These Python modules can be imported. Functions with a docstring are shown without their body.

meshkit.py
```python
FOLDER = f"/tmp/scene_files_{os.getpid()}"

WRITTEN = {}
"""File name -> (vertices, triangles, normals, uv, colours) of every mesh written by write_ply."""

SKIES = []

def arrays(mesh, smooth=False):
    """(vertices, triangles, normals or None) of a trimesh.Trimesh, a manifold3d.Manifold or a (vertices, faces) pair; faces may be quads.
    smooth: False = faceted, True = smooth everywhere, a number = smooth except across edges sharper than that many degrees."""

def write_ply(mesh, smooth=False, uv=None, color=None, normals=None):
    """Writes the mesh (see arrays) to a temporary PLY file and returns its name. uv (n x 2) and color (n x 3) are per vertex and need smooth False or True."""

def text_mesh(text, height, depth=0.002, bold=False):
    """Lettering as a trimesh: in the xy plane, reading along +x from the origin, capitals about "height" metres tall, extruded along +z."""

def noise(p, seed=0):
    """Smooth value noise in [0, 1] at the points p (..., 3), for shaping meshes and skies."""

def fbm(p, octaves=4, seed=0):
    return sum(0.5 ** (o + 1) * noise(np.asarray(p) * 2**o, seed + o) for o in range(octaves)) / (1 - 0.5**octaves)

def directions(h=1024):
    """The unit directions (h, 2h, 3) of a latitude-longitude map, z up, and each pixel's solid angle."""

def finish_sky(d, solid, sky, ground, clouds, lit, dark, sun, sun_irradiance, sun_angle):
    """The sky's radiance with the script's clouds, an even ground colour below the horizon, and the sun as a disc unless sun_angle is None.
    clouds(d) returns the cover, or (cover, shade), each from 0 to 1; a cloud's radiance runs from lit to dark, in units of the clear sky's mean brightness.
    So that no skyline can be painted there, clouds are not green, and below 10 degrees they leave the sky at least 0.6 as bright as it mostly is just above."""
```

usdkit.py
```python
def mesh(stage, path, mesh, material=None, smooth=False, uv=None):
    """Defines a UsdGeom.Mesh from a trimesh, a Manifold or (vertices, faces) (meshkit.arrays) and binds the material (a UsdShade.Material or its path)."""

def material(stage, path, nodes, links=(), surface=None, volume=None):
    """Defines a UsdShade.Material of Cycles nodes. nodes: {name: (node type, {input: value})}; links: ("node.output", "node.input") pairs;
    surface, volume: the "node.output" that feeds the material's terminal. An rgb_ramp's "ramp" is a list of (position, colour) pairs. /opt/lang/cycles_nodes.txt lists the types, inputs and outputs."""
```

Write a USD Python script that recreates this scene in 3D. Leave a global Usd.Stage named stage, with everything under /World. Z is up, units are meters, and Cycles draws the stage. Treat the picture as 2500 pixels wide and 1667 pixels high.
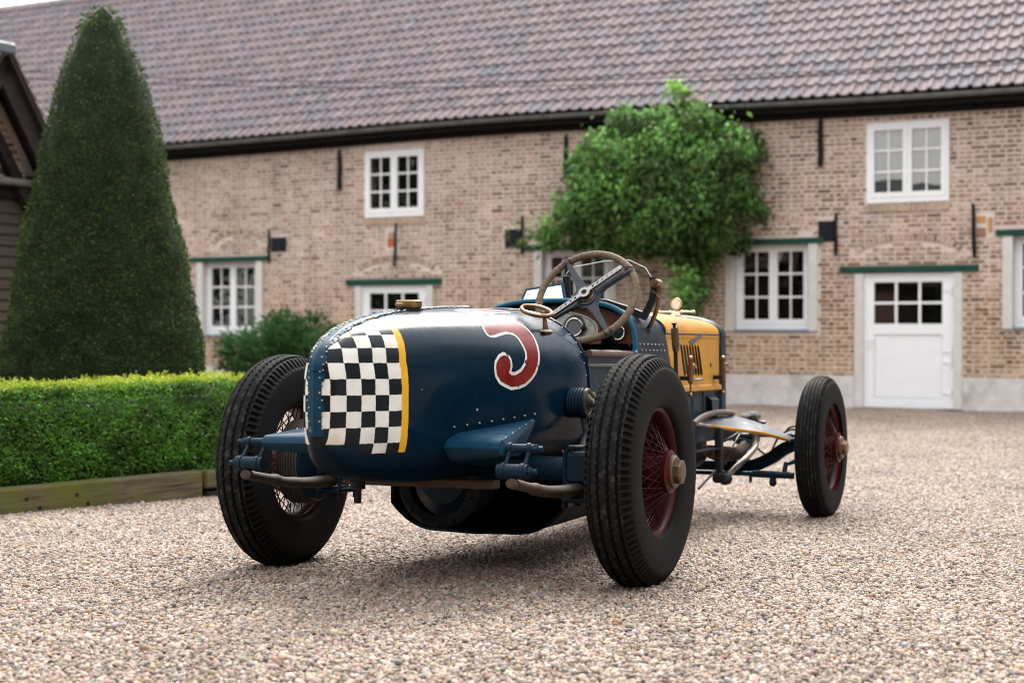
import math, numpy as np, trimesh, usdkit, meshkit
from pxr import Usd, UsdGeom, UsdLux, UsdShade, Gf, Sdf, Vt
from scipy.interpolate import PchipInterpolator
from shapely.geometry import Polygon, LineString, box as sbox
from shapely import affinity

stage = Usd.Stage.CreateInMemory()
UsdGeom.SetStageUpAxis(stage, UsdGeom.Tokens.z)
UsdGeom.SetStageMetersPerUnit(stage, 1.0)
UsdGeom.Xform.Define(stage, '/World')
UsdGeom.Scope.Define(stage, '/World/Looks')

# ---------------------------------------------------------------- camera, sky, sun, exposure
CZ = 1.04
cam = UsdGeom.Camera.Define(stage, '/World/camera')
cam.AddTranslateOp().Set(Gf.Vec3d(0, 0, CZ))
cam.AddRotateXOp().Set(90 - 0.5656)
cam.CreateHorizontalApertureAttr(36.0)
cam.CreateVerticalApertureAttr(24.0)
cam.CreateFocalLengthAttr(56.16)
cam.CreateFStopAttr(2.6)
cam.CreateFocusDistanceAttr(6.5)
cam.CreateClippingRangeAttr(Gf.Vec2f(0.05, 2000))
cam.CreateExposureAttr(0.9)

SUN_AZ, SUN_EL = math.radians(12), math.radians(45)          # azimuth from +y towards +x
sd = np.array([math.sin(SUN_AZ) * math.cos(SUN_EL), math.cos(SUN_AZ) * math.cos(SUN_EL), math.sin(SUN_EL)])
SKY = 0.085
skymat = usdkit.material(stage, '/World/Looks/sky_clouds', {
    'sky': ('sky_texture', {'sky_type': 'single_scattering', 'sun_disc': False, 'sun_elevation': SUN_EL, 'sun_rotation': SUN_AZ, 'altitude': 50.0}),
    'tc': ('texture_coordinate', {}), 'geo': ('geometry', {}),
    'mp': ('mapping', {'scale': (1.0, 1.0, 2.2)}),
    'n': ('noise_texture', {'scale': 2.2, 'detail': 6.0, 'roughness': 0.55}),
    'r': ('rgb_ramp', {'ramp': [(0.30, (0.88, 0.91, 0.95)), (0.62, (1.06, 1.06, 1.05))]}),
    'nm': ('vector_math', {'math_type': 'normalize'}), 'sx': ('separate_xyz', {}), 'zc': ('math', {'math_type': 'maximum', 'value2': 0.0}), 'cie': ('math', {'math_type': 'multiply_add', 'value2': 8.0, 'value3': 6.0}),
    'dt': ('vector_math', {'math_type': 'dot_product', 'vector2': tuple(sd)}), 'd0': ('math', {'math_type': 'maximum', 'value2': 0.0}), 'dp': ('math', {'math_type': 'power', 'value2': 3.0}), 'gl': ('math', {'math_type': 'multiply_add', 'value2': 15.0}), 'sc': ('vector_math', {'math_type': 'scale'}),
    'mx': ('mix_color', {'fac': 0.93}),
    'bg': ('background_shader', {'strength': SKY})},
    [('tc.generated', 'mp.vector'), ('mp.vector', 'n.vector'), ('n.fac', 'r.fac'), ('geo.position', 'nm.vector1'), ('nm.vector', 'sx.vector'), ('sx.z', 'zc.value1'), ('zc.value', 'cie.value1'), ('nm.vector', 'dt.vector1'), ('dt.value', 'd0.value1'), ('d0.value', 'dp.value1'), ('dp.value', 'gl.value1'), ('cie.value', 'gl.value3'), ('r.color', 'sc.vector1'), ('gl.value', 'sc.scale'), ('sky.color', 'mx.a'), ('sc.vector', 'mx.b'), ('mx.result', 'bg.color')],
    surface='bg.background')
sky = UsdLux.DomeLight.Define(stage, '/World/sky')
sky.GetPrim().SetCustomDataByKey('kind', 'structure')
UsdShade.MaterialBindingAPI.Apply(sky.GetPrim()).Bind(skymat)
sun = UsdLux.DistantLight.Define(stage, '/World/sun')
sun.CreateIntensityAttr(1.0)
sun.CreateAngleAttr(28.0)
sun.CreateColorAttr(Gf.Vec3f(1.0, 0.96, 0.9))
sun.GetPrim().CreateAttribute('inputs:normalize', Sdf.ValueTypeNames.Bool).Set(True)
_z = Gf.Vec3d(*sd); _x = Gf.Cross(Gf.Vec3d(0, 0, 1), _z).GetNormalized(); _y = Gf.Cross(_z, _x)
sun.AddTransformOp().Set(Gf.Matrix4d(_x[0], _x[1], _x[2], 0, _y[0], _y[1], _y[2], 0, _z[0], _z[1], _z[2], 0, 0, 0, 60, 1))

# ---------------------------------------------------------------- helpers
rng = np.random.default_rng(7)
used = {}
def path(parent, name):
    k = (parent, name); n = used.get(k, -1) + 1; used[k] = n
    return f'{parent}/{name}' if n == 0 else f'{parent}/{name}_{n:03d}'
def meta(p, label=None, cat=None, group=None, kind=None):
    for k, v in (('label', label), ('category', cat), ('group', group), ('kind', kind)):
        if v: p.SetCustomDataByKey(k, v)
    return p
def thing(name, label=None, cat=None, loc=(0, 0, 0), rz=0, group=None, kind=None, matrix=None):
    x = UsdGeom.Xform.Define(stage, path('/World', name))
    if matrix is not None: x.AddTransformOp().Set(matrix)
    else:
        x.AddTranslateOp().Set(Gf.Vec3d(*map(float, loc)))
        if rz: x.AddRotateZOp().Set(float(rz))
    return str(meta(x.GetPrim(), label, cat, group, kind).GetPath())
def obj(name, mesh, mat, parent='/World', smooth=False, col=None, uv=None, label=None, cat=None, group=None, kind=None):
    p = path(parent, name)
    m = usdkit.mesh(stage, p, mesh, M[mat] if isinstance(mat, str) else mat, smooth=smooth, uv=uv)
    if col is not None:
        UsdGeom.PrimvarsAPI(m).CreatePrimvar('col', Sdf.ValueTypeNames.Color3fArray, 'vertex').Set(Vt.Vec3fArray.FromNumpy(np.asarray(col, np.float32)))
    meta(m.GetPrim(), label, cat, group, kind)
    return p

def cat_(parts):
    vs, fs, n = [], [], 0
    for v, f in parts:
        vs.append(np.asarray(v, float)); fs.append(tri(f) + n); n += len(v)
    return np.vstack(vs), np.vstack(fs)
def tri(f):
    f = np.asarray(f, int)
    return np.vstack([f[:, [0, 1, 2]], f[:, [0, 2, 3]]]) if f.shape[1] == 4 else f
def tm(m): return np.array(m.vertices), np.array(m.faces)
def bx(lo, hi):
    x0, y0, z0 = lo; x1, y1, z1 = hi
    v = np.array([(x0, y0, z0), (x1, y0, z0), (x1, y1, z0), (x0, y1, z0), (x0, y0, z1), (x1, y0, z1), (x1, y1, z1), (x0, y1, z1)], float)
    f = [(0, 3, 2, 1), (4, 5, 6, 7), (0, 1, 5, 4), (1, 2, 6, 5), (2, 3, 7, 6), (3, 0, 4, 7)]
    return v, tri(f)
def rbx(lo, hi, r=0.006):
    """box with chamfered edges"""
    lo, hi = np.array(lo, float), np.array(hi, float); r = min(r, (hi - lo).min() * 0.45)
    pts = []
    for c in np.ndindex(2, 2, 2):
        p = np.where(np.array(c) == 0, lo + r, hi - r)
        for k in range(3):
            q = p.copy(); q[k] = lo[k] if c[k] == 0 else hi[k]; pts.append(q)
    return hull(pts)
def hull(pts):
    m = trimesh.convex.convex_hull(np.array(pts, float)); return tm(m)
def frame_of(t):
    t = np.asarray(t, float); t = t / np.linalg.norm(t)
    a = np.cross(t, [0, 0, 1.0] if abs(t[2]) < 0.9 else [1.0, 0, 0]); a /= np.linalg.norm(a)
    return t, a, np.cross(t, a)
def tube(pts, r, n=10, cap=True, closed=False, flat=1.0):
    p = np.asarray(pts, float); m = len(p)
    if closed: t = np.roll(p, -1, 0) - np.roll(p, 1, 0)
    else: t = np.gradient(p, axis=0)
    t /= np.linalg.norm(t, axis=1, keepdims=True) + 1e-12
    _, a, _ = frame_of(t[0]); A = []
    for k in range(m):
        a = a - t[k] * (a @ t[k]); a /= np.linalg.norm(a); A.append(a)
    A = np.array(A); B = np.cross(t, A); th = np.arange(n) * 2 * np.pi / n
    r = np.broadcast_to(np.asarray(r, float), (m,))
    v = (p[:, None] + r[:, None, None] * (np.cos(th)[None, :, None] * A[:, None] + flat * np.sin(th)[None, :, None] * B[:, None])).reshape(-1, 3)
    f = []
    for i in range(m if closed else m - 1):
        for j in range(n):
            i2, j2 = (i + 1) % m, (j + 1) % n
            f.append((i * n + j, i * n + j2, i2 * n + j2, i2 * n + j))
    f = tri(f)
    if cap and not closed:
        v = np.vstack([v, p[0], p[-1]]); c0, c1 = m * n, m * n + 1
        f = np.vstack([f, [(c0, (j + 1) % n, j) for j in range(n)], [(c1, (m - 1) * n + j, (m - 1) * n + (j + 1) % n) for j in range(n)]])
    return v, f
def cyl(a, b, r, r2=None, n=16): return tube([a, b], [r, r if r2 is None else r2], n)
def lathe(prof, n=48, axis='y', c=(0, 0, 0), closed=False):
    """prof: (along axis, radius)"""
    pr = np.asarray(prof, float); th = np.arange(n) * 2 * np.pi / n; m = len(pr)
    x, y, z = pr[:, 1][:, None] * np.cos(th), np.broadcast_to(pr[:, 0][:, None], (m, n)), pr[:, 1][:, None] * np.sin(th)
    v = {'y': np.stack([x, y, z], -1), 'z': np.stack([x, z, y], -1), 'x': np.stack([y, x, z], -1)}[axis].reshape(-1, 3) + np.array(c, float)
    f = []
    for i in range(m if closed else m - 1):
        i2 = (i + 1) % m
        for j in range(n):
            j2 = (j + 1) % n
            f.append((i * n + j, i2 * n + j, i2 * n + j2, i * n + j2) if axis != 'z' else (i * n + j, i * n + j2, i2 * n + j2, i2 * n + j))
    return v, tri(f)
def ball(c, r, sub=2, s=(1, 1, 1)):
    m = trimesh.creation.icosphere(sub, r); return np.array(m.vertices) * s + np.array(c, float), np.array(m.faces)
def grid(P):
    """(m, n, 3) points to a surface"""
    m, n = P.shape[:2]; i, j = np.meshgrid(np.arange(m - 1), np.arange(n - 1), indexing='ij'); a = (i * n + j).ravel()
    return P.reshape(-1, 3), tri(np.stack([a, a + 1, a + n + 1, a + n], 1))
def xf(m, R=np.eye(3), t=(0, 0, 0)): return np.asarray(m[0]) @ np.asarray(R).T + np.array(t, float), m[1]
def extr(poly, h, frame, o):
    """shapely polygon extruded: frame = (u axis, v axis, normal)"""
    gs = getattr(poly, 'geoms', [poly]); out = []
    for g in gs:
        m = trimesh.creation.extrude_polygon(g, h, engine='earcut'); out.append((np.array(m.vertices) @ np.array(frame, float) + np.array(o, float), np.array(m.faces)))
    return cat_(out)
def arc(c, r, a0, a1, n): 
    t = np.linspace(a0, a1, n); return np.stack([c[0] + r * np.cos(t), c[1] + r * np.sin(t)], 1)
def smoothpath(pts, n):
    p = np.asarray(pts, float); d = np.r_[0, np.cumsum(np.linalg.norm(np.diff(p, axis=0), axis=1))]
    return PchipInterpolator(d, p)(np.linspace(0, d[-1], n))

# ---------------------------------------------------------------- materials
M = {}
def mat(name, nodes, links, surface='p.BSDF'):
    M[name] = usdkit.material(stage, '/World/Looks/' + name, nodes, links, surface=surface)
def plain(name, c, rough=0.5, metal=0.0, var=0.25, scale=30.0, bump=0.0, coat=0.0, spec=0.16, bscale=None, dirt=None, dirt_at=(0.5, 0.7)):
    c = np.array(c, float)
    nd = {'tc': ('texture_coordinate', {}), 'n': ('noise_texture', {'scale': scale, 'detail': 5.0, 'roughness': 0.6}),
          'r': ('rgb_ramp', {'ramp': [(0.25, tuple(c * (1 - var))), (0.75, tuple(np.minimum(c * (1 + var), 1)))]}),
          'p': ('principled_bsdf', {'roughness': rough, 'metallic': metal, 'coat_weight': coat, 'coat_roughness': 0.08, 'specular_ior_level': spec})}
    ln = [('tc.object', 'n.vector'), ('n.fac', 'r.fac')]
    if dirt is not None:
        nd['n2'] = ('noise_texture', {'scale': scale * 0.35, 'detail': 8.0, 'roughness': 0.7})
        nd['m2'] = ('map_range', {'from_min': dirt_at[0], 'from_max': dirt_at[1], 'clamp': True})
        nd['mx'] = ('mix_color', {'b': dirt})
        ln += [('tc.object', 'n2.vector'), ('n2.fac', 'm2.value'), ('m2.result', 'mx.fac'), ('r.color', 'mx.a'), ('mx.result', 'p.base_color')]
    else: ln.append(('r.color', 'p.base_color'))
    nd['rr'] = ('map_range', {'from_min': 0.3, 'from_max': 0.7, 'to_min': max(rough - 0.1, 0.02), 'to_max': min(rough + 0.12, 1)})
    ln += [('n.fac', 'rr.value'), ('rr.result', 'p.roughness')]
    if bump:
        nd['nb'] = ('noise_texture', {'scale': bscale or scale * 4, 'detail': 4.0}); nd['b'] = ('bump', {'strength': 0.6, 'distance': bump})
        ln += [('tc.object', 'nb.vector'), ('nb.fac', 'b.height'), ('b.normal', 'p.normal')]
    mat(name, nd, ln)
def vcol(name, rough=0.6, var=0.25, scale=40.0, bump=0.0, spec=0.5, bscale=None, trans=0.0, coat=0.0):
    """colour of each piece from its vertices"""
    nd = {'a': ('attribute', {'attribute': 'col'}), 'tc': ('texture_coordinate', {}), 'n': ('noise_texture', {'scale': scale, 'detail': 4.0}),
          'r': ('map_range', {'from_min': 0.25, 'from_max': 0.75, 'to_min': 1 - var, 'to_max': 1 + var}),
          'v': ('vector_math', {'math_type': 'scale'}), 'p': ('principled_bsdf', {'roughness': rough, 'specular_ior_level': spec, 'coat_weight': coat})}
    ln = [('tc.object', 'n.vector'), ('n.fac', 'r.value'), ('a.vector', 'v.vector1'), ('r.result', 'v.scale'), ('v.vector', 'p.base_color')]
    out = 'p.BSDF'
    if bump:
        nd['nb'] = ('noise_texture', {'scale': bscale or scale * 3, 'detail': 4.0}); nd['b'] = ('bump', {'strength': 0.7, 'distance': bump})
        ln += [('tc.object', 'nb.vector'), ('nb.fac', 'b.height'), ('b.normal', 'p.normal')]
    if trans:
        nd['t'] = ('translucent_bsdf', {}); nd['mc'] = ('mix_closure', {'fac': trans}); ln += [('v.vector', 't.color'), ('p.BSDF', 'mc.closure1'), ('t.BSDF', 'mc.closure2')]; out = 'mc.closure'
    mat(name, nd, ln, out)

# ---------------------------------------------------------------- ground
_GY = [-400, 2, 4, 6.67, 9.5, 11, 14, 20, 60, 400]; _GZ = [0.06, 0.06, 0.066, 0.001, -0.068, -0.098, -0.125, -0.148, -0.15, -0.15]
_g = PchipInterpolator(_GY, _GZ)
def gz(x, y): return float(_g(y)) - 0.0013 * float(np.clip(x, -4, 4))
mat('gravel_ground', {'tc': ('texture_coordinate', {}), 'v': ('voronoi_texture', {'scale': 62.0}), 'v2': ('voronoi_texture', {'scale': 62.0, 'feature': 'distance_to_edge'}),
    'sp': ('separate_color', {}), 'r': ('rgb_ramp', {'ramp': [(0.0, (0.16, 0.14, 0.13)), (0.25, (0.30, 0.235, 0.19)), (0.45, (0.42, 0.335, 0.27)), (0.62, (0.37, 0.325, 0.29)), (0.8, (0.52, 0.44, 0.375)), (0.95, (0.62, 0.58, 0.54)), (1.0, (0.4, 0.27, 0.17))]}),
    'n': ('noise_texture', {'scale': 0.5, 'detail': 5.0}), 'mr': ('map_range', {'from_min': 0.3, 'from_max': 0.7, 'to_min': 0.52, 'to_max': 0.70}), 'vm': ('vector_math', {'math_type': 'scale'}),
    'e': ('map_range', {'from_min': 0.0, 'from_max': 0.25, 'to_min': 0.0, 'to_max': 1.0, 'clamp': True}), 'b': ('bump', {'strength': 1.0, 'distance': 0.006}),
    'p': ('principled_bsdf', {'roughness': 0.75, 'specular_ior_level': 0.3})},
    [('tc.object', 'v.vector'), ('tc.object', 'v2.vector'), ('v.color', 'sp.color'), ('sp.r', 'r.fac'), ('tc.object', 'n.vector'), ('n.fac', 'mr.value'), ('r.color', 'vm.vector1'), ('mr.result', 'vm.scale'),
     ('vm.vector', 'p.base_color'), ('v2.distance', 'e.value'), ('e.result', 'b.height'), ('b.normal', 'p.normal')])
def make_ground():
    xs = np.r_[-400, -120, np.linspace(-40, 40, 41), 120, 400]; ys = np.r_[-400, -100, np.linspace(-40, 2, 22), np.linspace(2.5, 20, 36), np.linspace(22, 60, 20), 120, 400]
    P = np.array([[(x, y, gz(x, y) - 0.004) for x in xs] for y in ys])
    v, f = grid(P)
    obj('ground', (v, f[:, ::-1] if np.cross(v[f[0, 1]] - v[f[0, 0]], v[f[0, 2]] - v[f[0, 0]])[2] < 0 else f), 'gravel_ground', smooth=True, kind='structure', label='pale gravel courtyard in front of the farmhouse')
make_ground()

# loose pebbles: patches of stones laid over the ground sheet
mat('pebble', {'a': ('attribute', {'attribute': 'col'}), 'g': ('geometry', {}), 'n': ('noise_texture', {'scale': 0.75, 'detail': 5.0, 'roughness': 0.6}), 'r': ('map_range', {'from_min': 0.3, 'from_max': 0.7, 'to_min': 0.80, 'to_max': 1.14}), 'tc': ('texture_coordinate', {}), 'n2': ('noise_texture', {'scale': 190.0, 'detail': 3.0}), 'r2': ('map_range', {'from_min': 0.25, 'from_max': 0.75, 'to_min': 0.8, 'to_max': 1.2}), 'm': ('math', {'math_type': 'multiply'}), 'v': ('vector_math', {'math_type': 'scale'}), 'p': ('principled_bsdf', {'roughness': 0.65, 'specular_ior_level': 0.25})},
    [('g.position', 'n.vector'), ('n.fac', 'r.value'), ('tc.object', 'n2.vector'), ('n2.fac', 'r2.value'), ('r.result', 'm.value1'), ('r2.result', 'm.value2'), ('a.vector', 'v.vector1'), ('m.value', 'v.scale'), ('v.vector', 'p.base_color')])
PAL = np.array([(0.50, 0.395, 0.315), (0.56, 0.465, 0.385), (0.43, 0.355, 0.295), (0.62, 0.545, 0.475), (0.70, 0.655, 0.605), (0.36, 0.275, 0.205), (0.27, 0.23, 0.20), (0.14, 0.14, 0.148), (0.46, 0.285, 0.155), (0.50, 0.39, 0.235), (0.28, 0.155, 0.095), (0.33, 0.34, 0.365)])
PW = np.array([16, 16, 14, 12, 7, 10, 9, 6, 4, 4, 2, 7.]); PW /= PW.sum()
def pebble_patch(seed, n):
    r = np.random.default_rng(seed); ico = trimesh.creation.icosahedron(); bv, bf = np.array(ico.vertices), np.array(ico.faces)
    a = 0.0069 * np.exp(0.31 * r.standard_normal(n)); a = np.clip(a, 0.0035, 0.018)
    S = np.stack([a, a * r.uniform(0.65, 0.98, n), a * r.uniform(0.45, 0.8, n)], 1)
    th = r.uniform(0, 2 * np.pi, n); tl = r.normal(0, 0.35, n)
    V = bv[None] * S[:, None] * (1 + 0.16 * r.standard_normal((n, len(bv), 1)))
    ct, st = np.cos(tl)[:, None], np.sin(tl)[:, None]
    V = np.stack([V[..., 0] * ct - V[..., 2] * st, V[..., 1], V[..., 0] * st + V[..., 2] * ct], -1)
    c, s = np.cos(th)[:, None], np.sin(th)[:, None]
    V = np.stack([V[..., 0] * c - V[..., 1] * s, V[..., 0] * s + V[..., 1] * c, V[..., 2]], -1)
    pos = np.stack([r.uniform(-0.5, 0.5, n), r.uniform(-0.5, 0.5, n), S[:, 2] * 0.5 + r.uniform(-0.003, 0.006, n)], 1)
    V += pos[:, None]
    pc = PAL[r.choice(len(PAL), n, p=PW)]; pc = pc * 0.78 + (PAL * PW[:, None]).sum(0) * 0.22; col = np.array([0.70, 0.645, 0.63]) * pc * r.uniform(0.72, 1.18, (n, 1)) * (1 + 0.05 * r.standard_normal((n, 3)))
    F = (bf[None] + (np.arange(n) * len(bv))[:, None, None]).reshape(-1, 3)
    return (V.reshape(-1, 3), F), np.repeat(np.clip(col, 0.03, 0.85), len(bv), 0)
def make_gravel():
    pi = UsdGeom.PointInstancer.Define(stage, '/World/gravel'); root = '/World/gravel/stones'; UsdGeom.Scope.Define(stage, root)
    protos = []
    for k in range(3):
        m, c = pebble_patch(100 + k, 9600); protos.append(obj('gravel_patch', m, 'pebble', root, smooth=True, col=c))
    pos, ori, idx = [], [], []; r = np.random.default_rng(5)
    for j in range(2, 24):
        for i in range(-11, 13):
            x, y = i - 0.5, j + 0.5
            if abs(x) > 0.37 * y + 1.6: continue
            if (x - 5.6) * 0.474 + (y - 23) * 0.8805 > -0.4: continue
            sl = (gz(x, y + 0.5) - gz(x, y - 0.5)); pos.append((x, y, gz(x, y)))
            q = Gf.Rotation(Gf.Vec3d(0, 0, 1), 90.0 * r.integers(4)) * Gf.Rotation(Gf.Vec3d(1, 0, 0), math.degrees(math.atan(sl)))
            q = q.GetQuat(); ori.append(Gf.Quath(float(q.GetReal()), *[float(t) for t in q.GetImaginary()])); idx.append(int(r.integers(3)))
    pi.CreatePrototypesRel().SetTargets([Sdf.Path(p) for p in protos])
    pi.CreatePositionsAttr(Vt.Vec3fArray([Gf.Vec3f(*map(float, p)) for p in pos])); pi.CreateOrientationsAttr(Vt.QuathArray(ori)); pi.CreateProtoIndicesAttr(Vt.IntArray(idx))
    meta(pi.GetPrim(), 'loose beige, white and grey pebbles covering the courtyard', 'gravel', None, 'stuff')
make_gravel()

# ---------------------------------------------------------------- farmhouse
plain('mortar', (0.65, 0.54, 0.475), rough=0.9, var=0.18, scale=14.0, bump=0.004, bscale=120)
plain('render_plinth', (0.60, 0.57, 0.545), rough=0.85, var=0.14, scale=5.0, bump=0.002, bscale=60, dirt=(0.33, 0.30, 0.27), dirt_at=(0.52, 0.75))
plain('stone_jamb', (0.60, 0.575, 0.55), rough=0.8, var=0.10, scale=9.0, bump=0.001, bscale=120)
plain('white_paint', (0.82, 0.82, 0.84), rough=0.35, var=0.03, scale=4.0, coat=0.15)
plain('green_paint', (0.010, 0.052, 0.036), rough=0.45, var=0.25, scale=12.0)
plain('black_timber', (0.007, 0.006, 0.0055), rough=0.6, var=0.4, scale=6.0)
plain('black_iron', (0.008, 0.009, 0.011), rough=0.55, var=0.4, scale=30.0)
plain('zinc', (0.16, 0.16, 0.158), rough=0.38, metal=0.7, var=0.2, scale=7.0)
plain('dark_board', (0.012, 0.013, 0.017), rough=0.6, var=0.3, scale=10.0)
plain('grey_sill', (0.23, 0.26, 0.31), rough=0.6, var=0.15, scale=10.0)
plain('roof_felt', (0.03, 0.025, 0.025), rough=0.9)
plain('interior_dark', (0.02, 0.018, 0.017), rough=0.9)
plain('reflection_white', (0.93, 0.93, 0.94), rough=0.8, var=0.02, scale=2.0)  # panel colour standing in for sky mirrored in the panes
plain('steel', (0.5, 0.5, 0.5), rough=0.3, metal=1.0, var=0.15)
vcol('roof_tile', rough=0.5, var=0.25, scale=16.0, spec=0.35)
mat('pane_glass', {'t': ('transparent_bsdf', {'color': (0.95, 0.96, 0.95)}), 'g': ('glossy_bsdf', {'roughness': 0.015}), 'f': ('fresnel', {'IOR': 1.5}), 'm': ('mix_closure', {})},
    [('f.fac', 'm.fac'), ('t.BSDF', 'm.closure1'), ('g.BSDF', 'm.closure2')], 'm.closure')
# brick: face colour from the piece, with pale mortar smeared over its edges and blotches
mat('brick', {'a': ('attribute', {'attribute': 'col'}), 'tc': ('texture_coordinate', {}), 'n': ('noise_texture', {'scale': 24.0, 'detail': 5.0, 'roughness': 0.65}), 'm3': ('mapping', {'scale': (2.2, 2.2, 0.55)}), 'n3': ('noise_texture', {'scale': 1.0, 'detail': 6.0, 'roughness': 0.6}),
    'e': ('attribute', {'attribute': 'edge'}), 'sx': ('separate_xyz', {}), 'nn': ('math', {'math_type': 'multiply_add', 'value2': 0.55, 'value3': -0.275}), 'ad': ('math', {'math_type': 'add'}),
    'm1': ('map_range', {'from_min': 0.13, 'from_max': 0.29, 'clamp': True}), 'm2': ('map_range', {'from_min': 0.36, 'from_max': 0.56, 'clamp': True}),
    'sk': ('rgb_ramp', {'ramp': [(0.30, (0.33, 0.175, 0.125)), (0.5, (0.51, 0.335, 0.27)), (0.68, (0.64, 0.48, 0.41))]}),
    'mx1': ('mix_color', {}), 'mx': ('mix_color', {'b': (0.66, 0.545, 0.48)}), 'n2': ('noise_texture', {'scale': 120.0, 'detail': 3.0}), 'b': ('bump', {'strength': 0.7, 'distance': 0.003}),
    'yl': ('map_range', {'from_min': 2.4, 'from_max': 1.2, 'clamp': True}), 'ps': ('separate_xyz', {}), 'ty': ('mix_color', {'blend_type': 'multiply', 'b': (1.0, 0.93, 0.76)}), 'st': ('map_range', {'from_min': 0.38, 'from_max': 0.72, 'to_min': 1.06, 'to_max': 0.66, 'clamp': True}), 'sv': ('vector_math', {'math_type': 'scale'}),
    'p': ('principled_bsdf', {'roughness': 0.88, 'specular_ior_level': 0.2})},
    [('tc.object', 'n.vector'), ('tc.object', 'm3.vector'), ('m3.vector', 'n3.vector'), ('e.vector', 'sx.vector'), ('n.fac', 'nn.value1'), ('nn.value', 'ad.value1'), ('sx.x', 'ad.value2'), ('ad.value', 'm1.value'), ('ad.value', 'm2.value'), ('n.fac', 'sk.fac'), ('m1.result', 'mx1.fac'), ('a.vector', 'mx1.a'), ('sk.color', 'mx1.b'), ('m2.result', 'mx.fac'), ('mx1.result', 'mx.a'),
     ('tc.object', 'ps.vector'), ('ps.z', 'yl.value'), ('yl.result', 'ty.fac'), ('mx.result', 'ty.a'), ('n3.fac', 'st.value'), ('ty.result', 'sv.vector1'), ('st.result', 'sv.scale'), ('sv.vector', 'p.base_color'), ('tc.object', 'n2.vector'), ('n2.fac', 'b.height'), ('b.normal', 'p.normal')])
PSI = math.degrees(math.atan(0.538))
house = thing('farmhouse', 'long low brick farmhouse with purple brown pantile roof and white windows across the courtyard', 'house', (5.6026, 23.0, -0.15), -PSI)
U0, U1 = -25.0, 9.0
def bow(u): return 0.09 * np.exp(-((np.asarray(u) + 6.5) / 4.5) ** 2)
OPEN = []       # (u0, u1, z0, z1)
WIN = dict(UL=(-9.20, -8.02, 3.03, 4.15), UR=(-0.497, 0.683, 2.96, 4.115), LL=(-12.875, -11.389, 1.0, 2.345), LM=(-5.949, -4.50, 1.06, 2.40), LR=(-2.682, -1.233, 1.105, 2.41), FR=(1.421, 2.87, 1.14, 2.445))
DOOR = dict(R=(-0.68, 0.875, 0.0, 1.955), L=(-9.415, -7.855, 0.0, 1.88))
LINT = dict(LL=(-13.03, -11.24, 2.345, 2.43), LM=(-6.13, -4.32, 2.40, 2.485), LR=(-2.85, -1.136, 2.41, 2.49), FR=(1.332, 2.98, 2.445, 2.53), R=(-0.90, 1.097, 1.955, 2.05), L=(-9.60, -7.688, 1.88, 1.98))
HATCH = [(-11.197, -10.867, 2.496, 2.749), (-6.491, -6.151, 2.458, 2.76), (-1.229, -0.987, 2.423, 2.731)]
PATCH = [(-8.80, -8.56, 2.44, 2.80), (1.05, 1.31, 2.40, 2.74)]
ARCH = [(-11.93, 2.60, 0.54, 0.22), (-8.585, 2.075, 0.72, 0.21), (-5.22, 2.60, 0.6, 0.17), (-1.88, 2.58, 0.47, 0.175), (0.10, 2.195, 0.72, 0.22)]     # centre u, springing z, half span, rise
rects = list(WIN.values()) + list(DOOR.values())
PL = 0.455; TOPZ = 4.19
wall_poly = sbox(U0, 0.0, U1, TOPZ + 0.12)
for r_ in rects: wall_poly = wall_poly.difference(sbox(r_[0], r_[2] - 0.01, r_[1], r_[3]))
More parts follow.
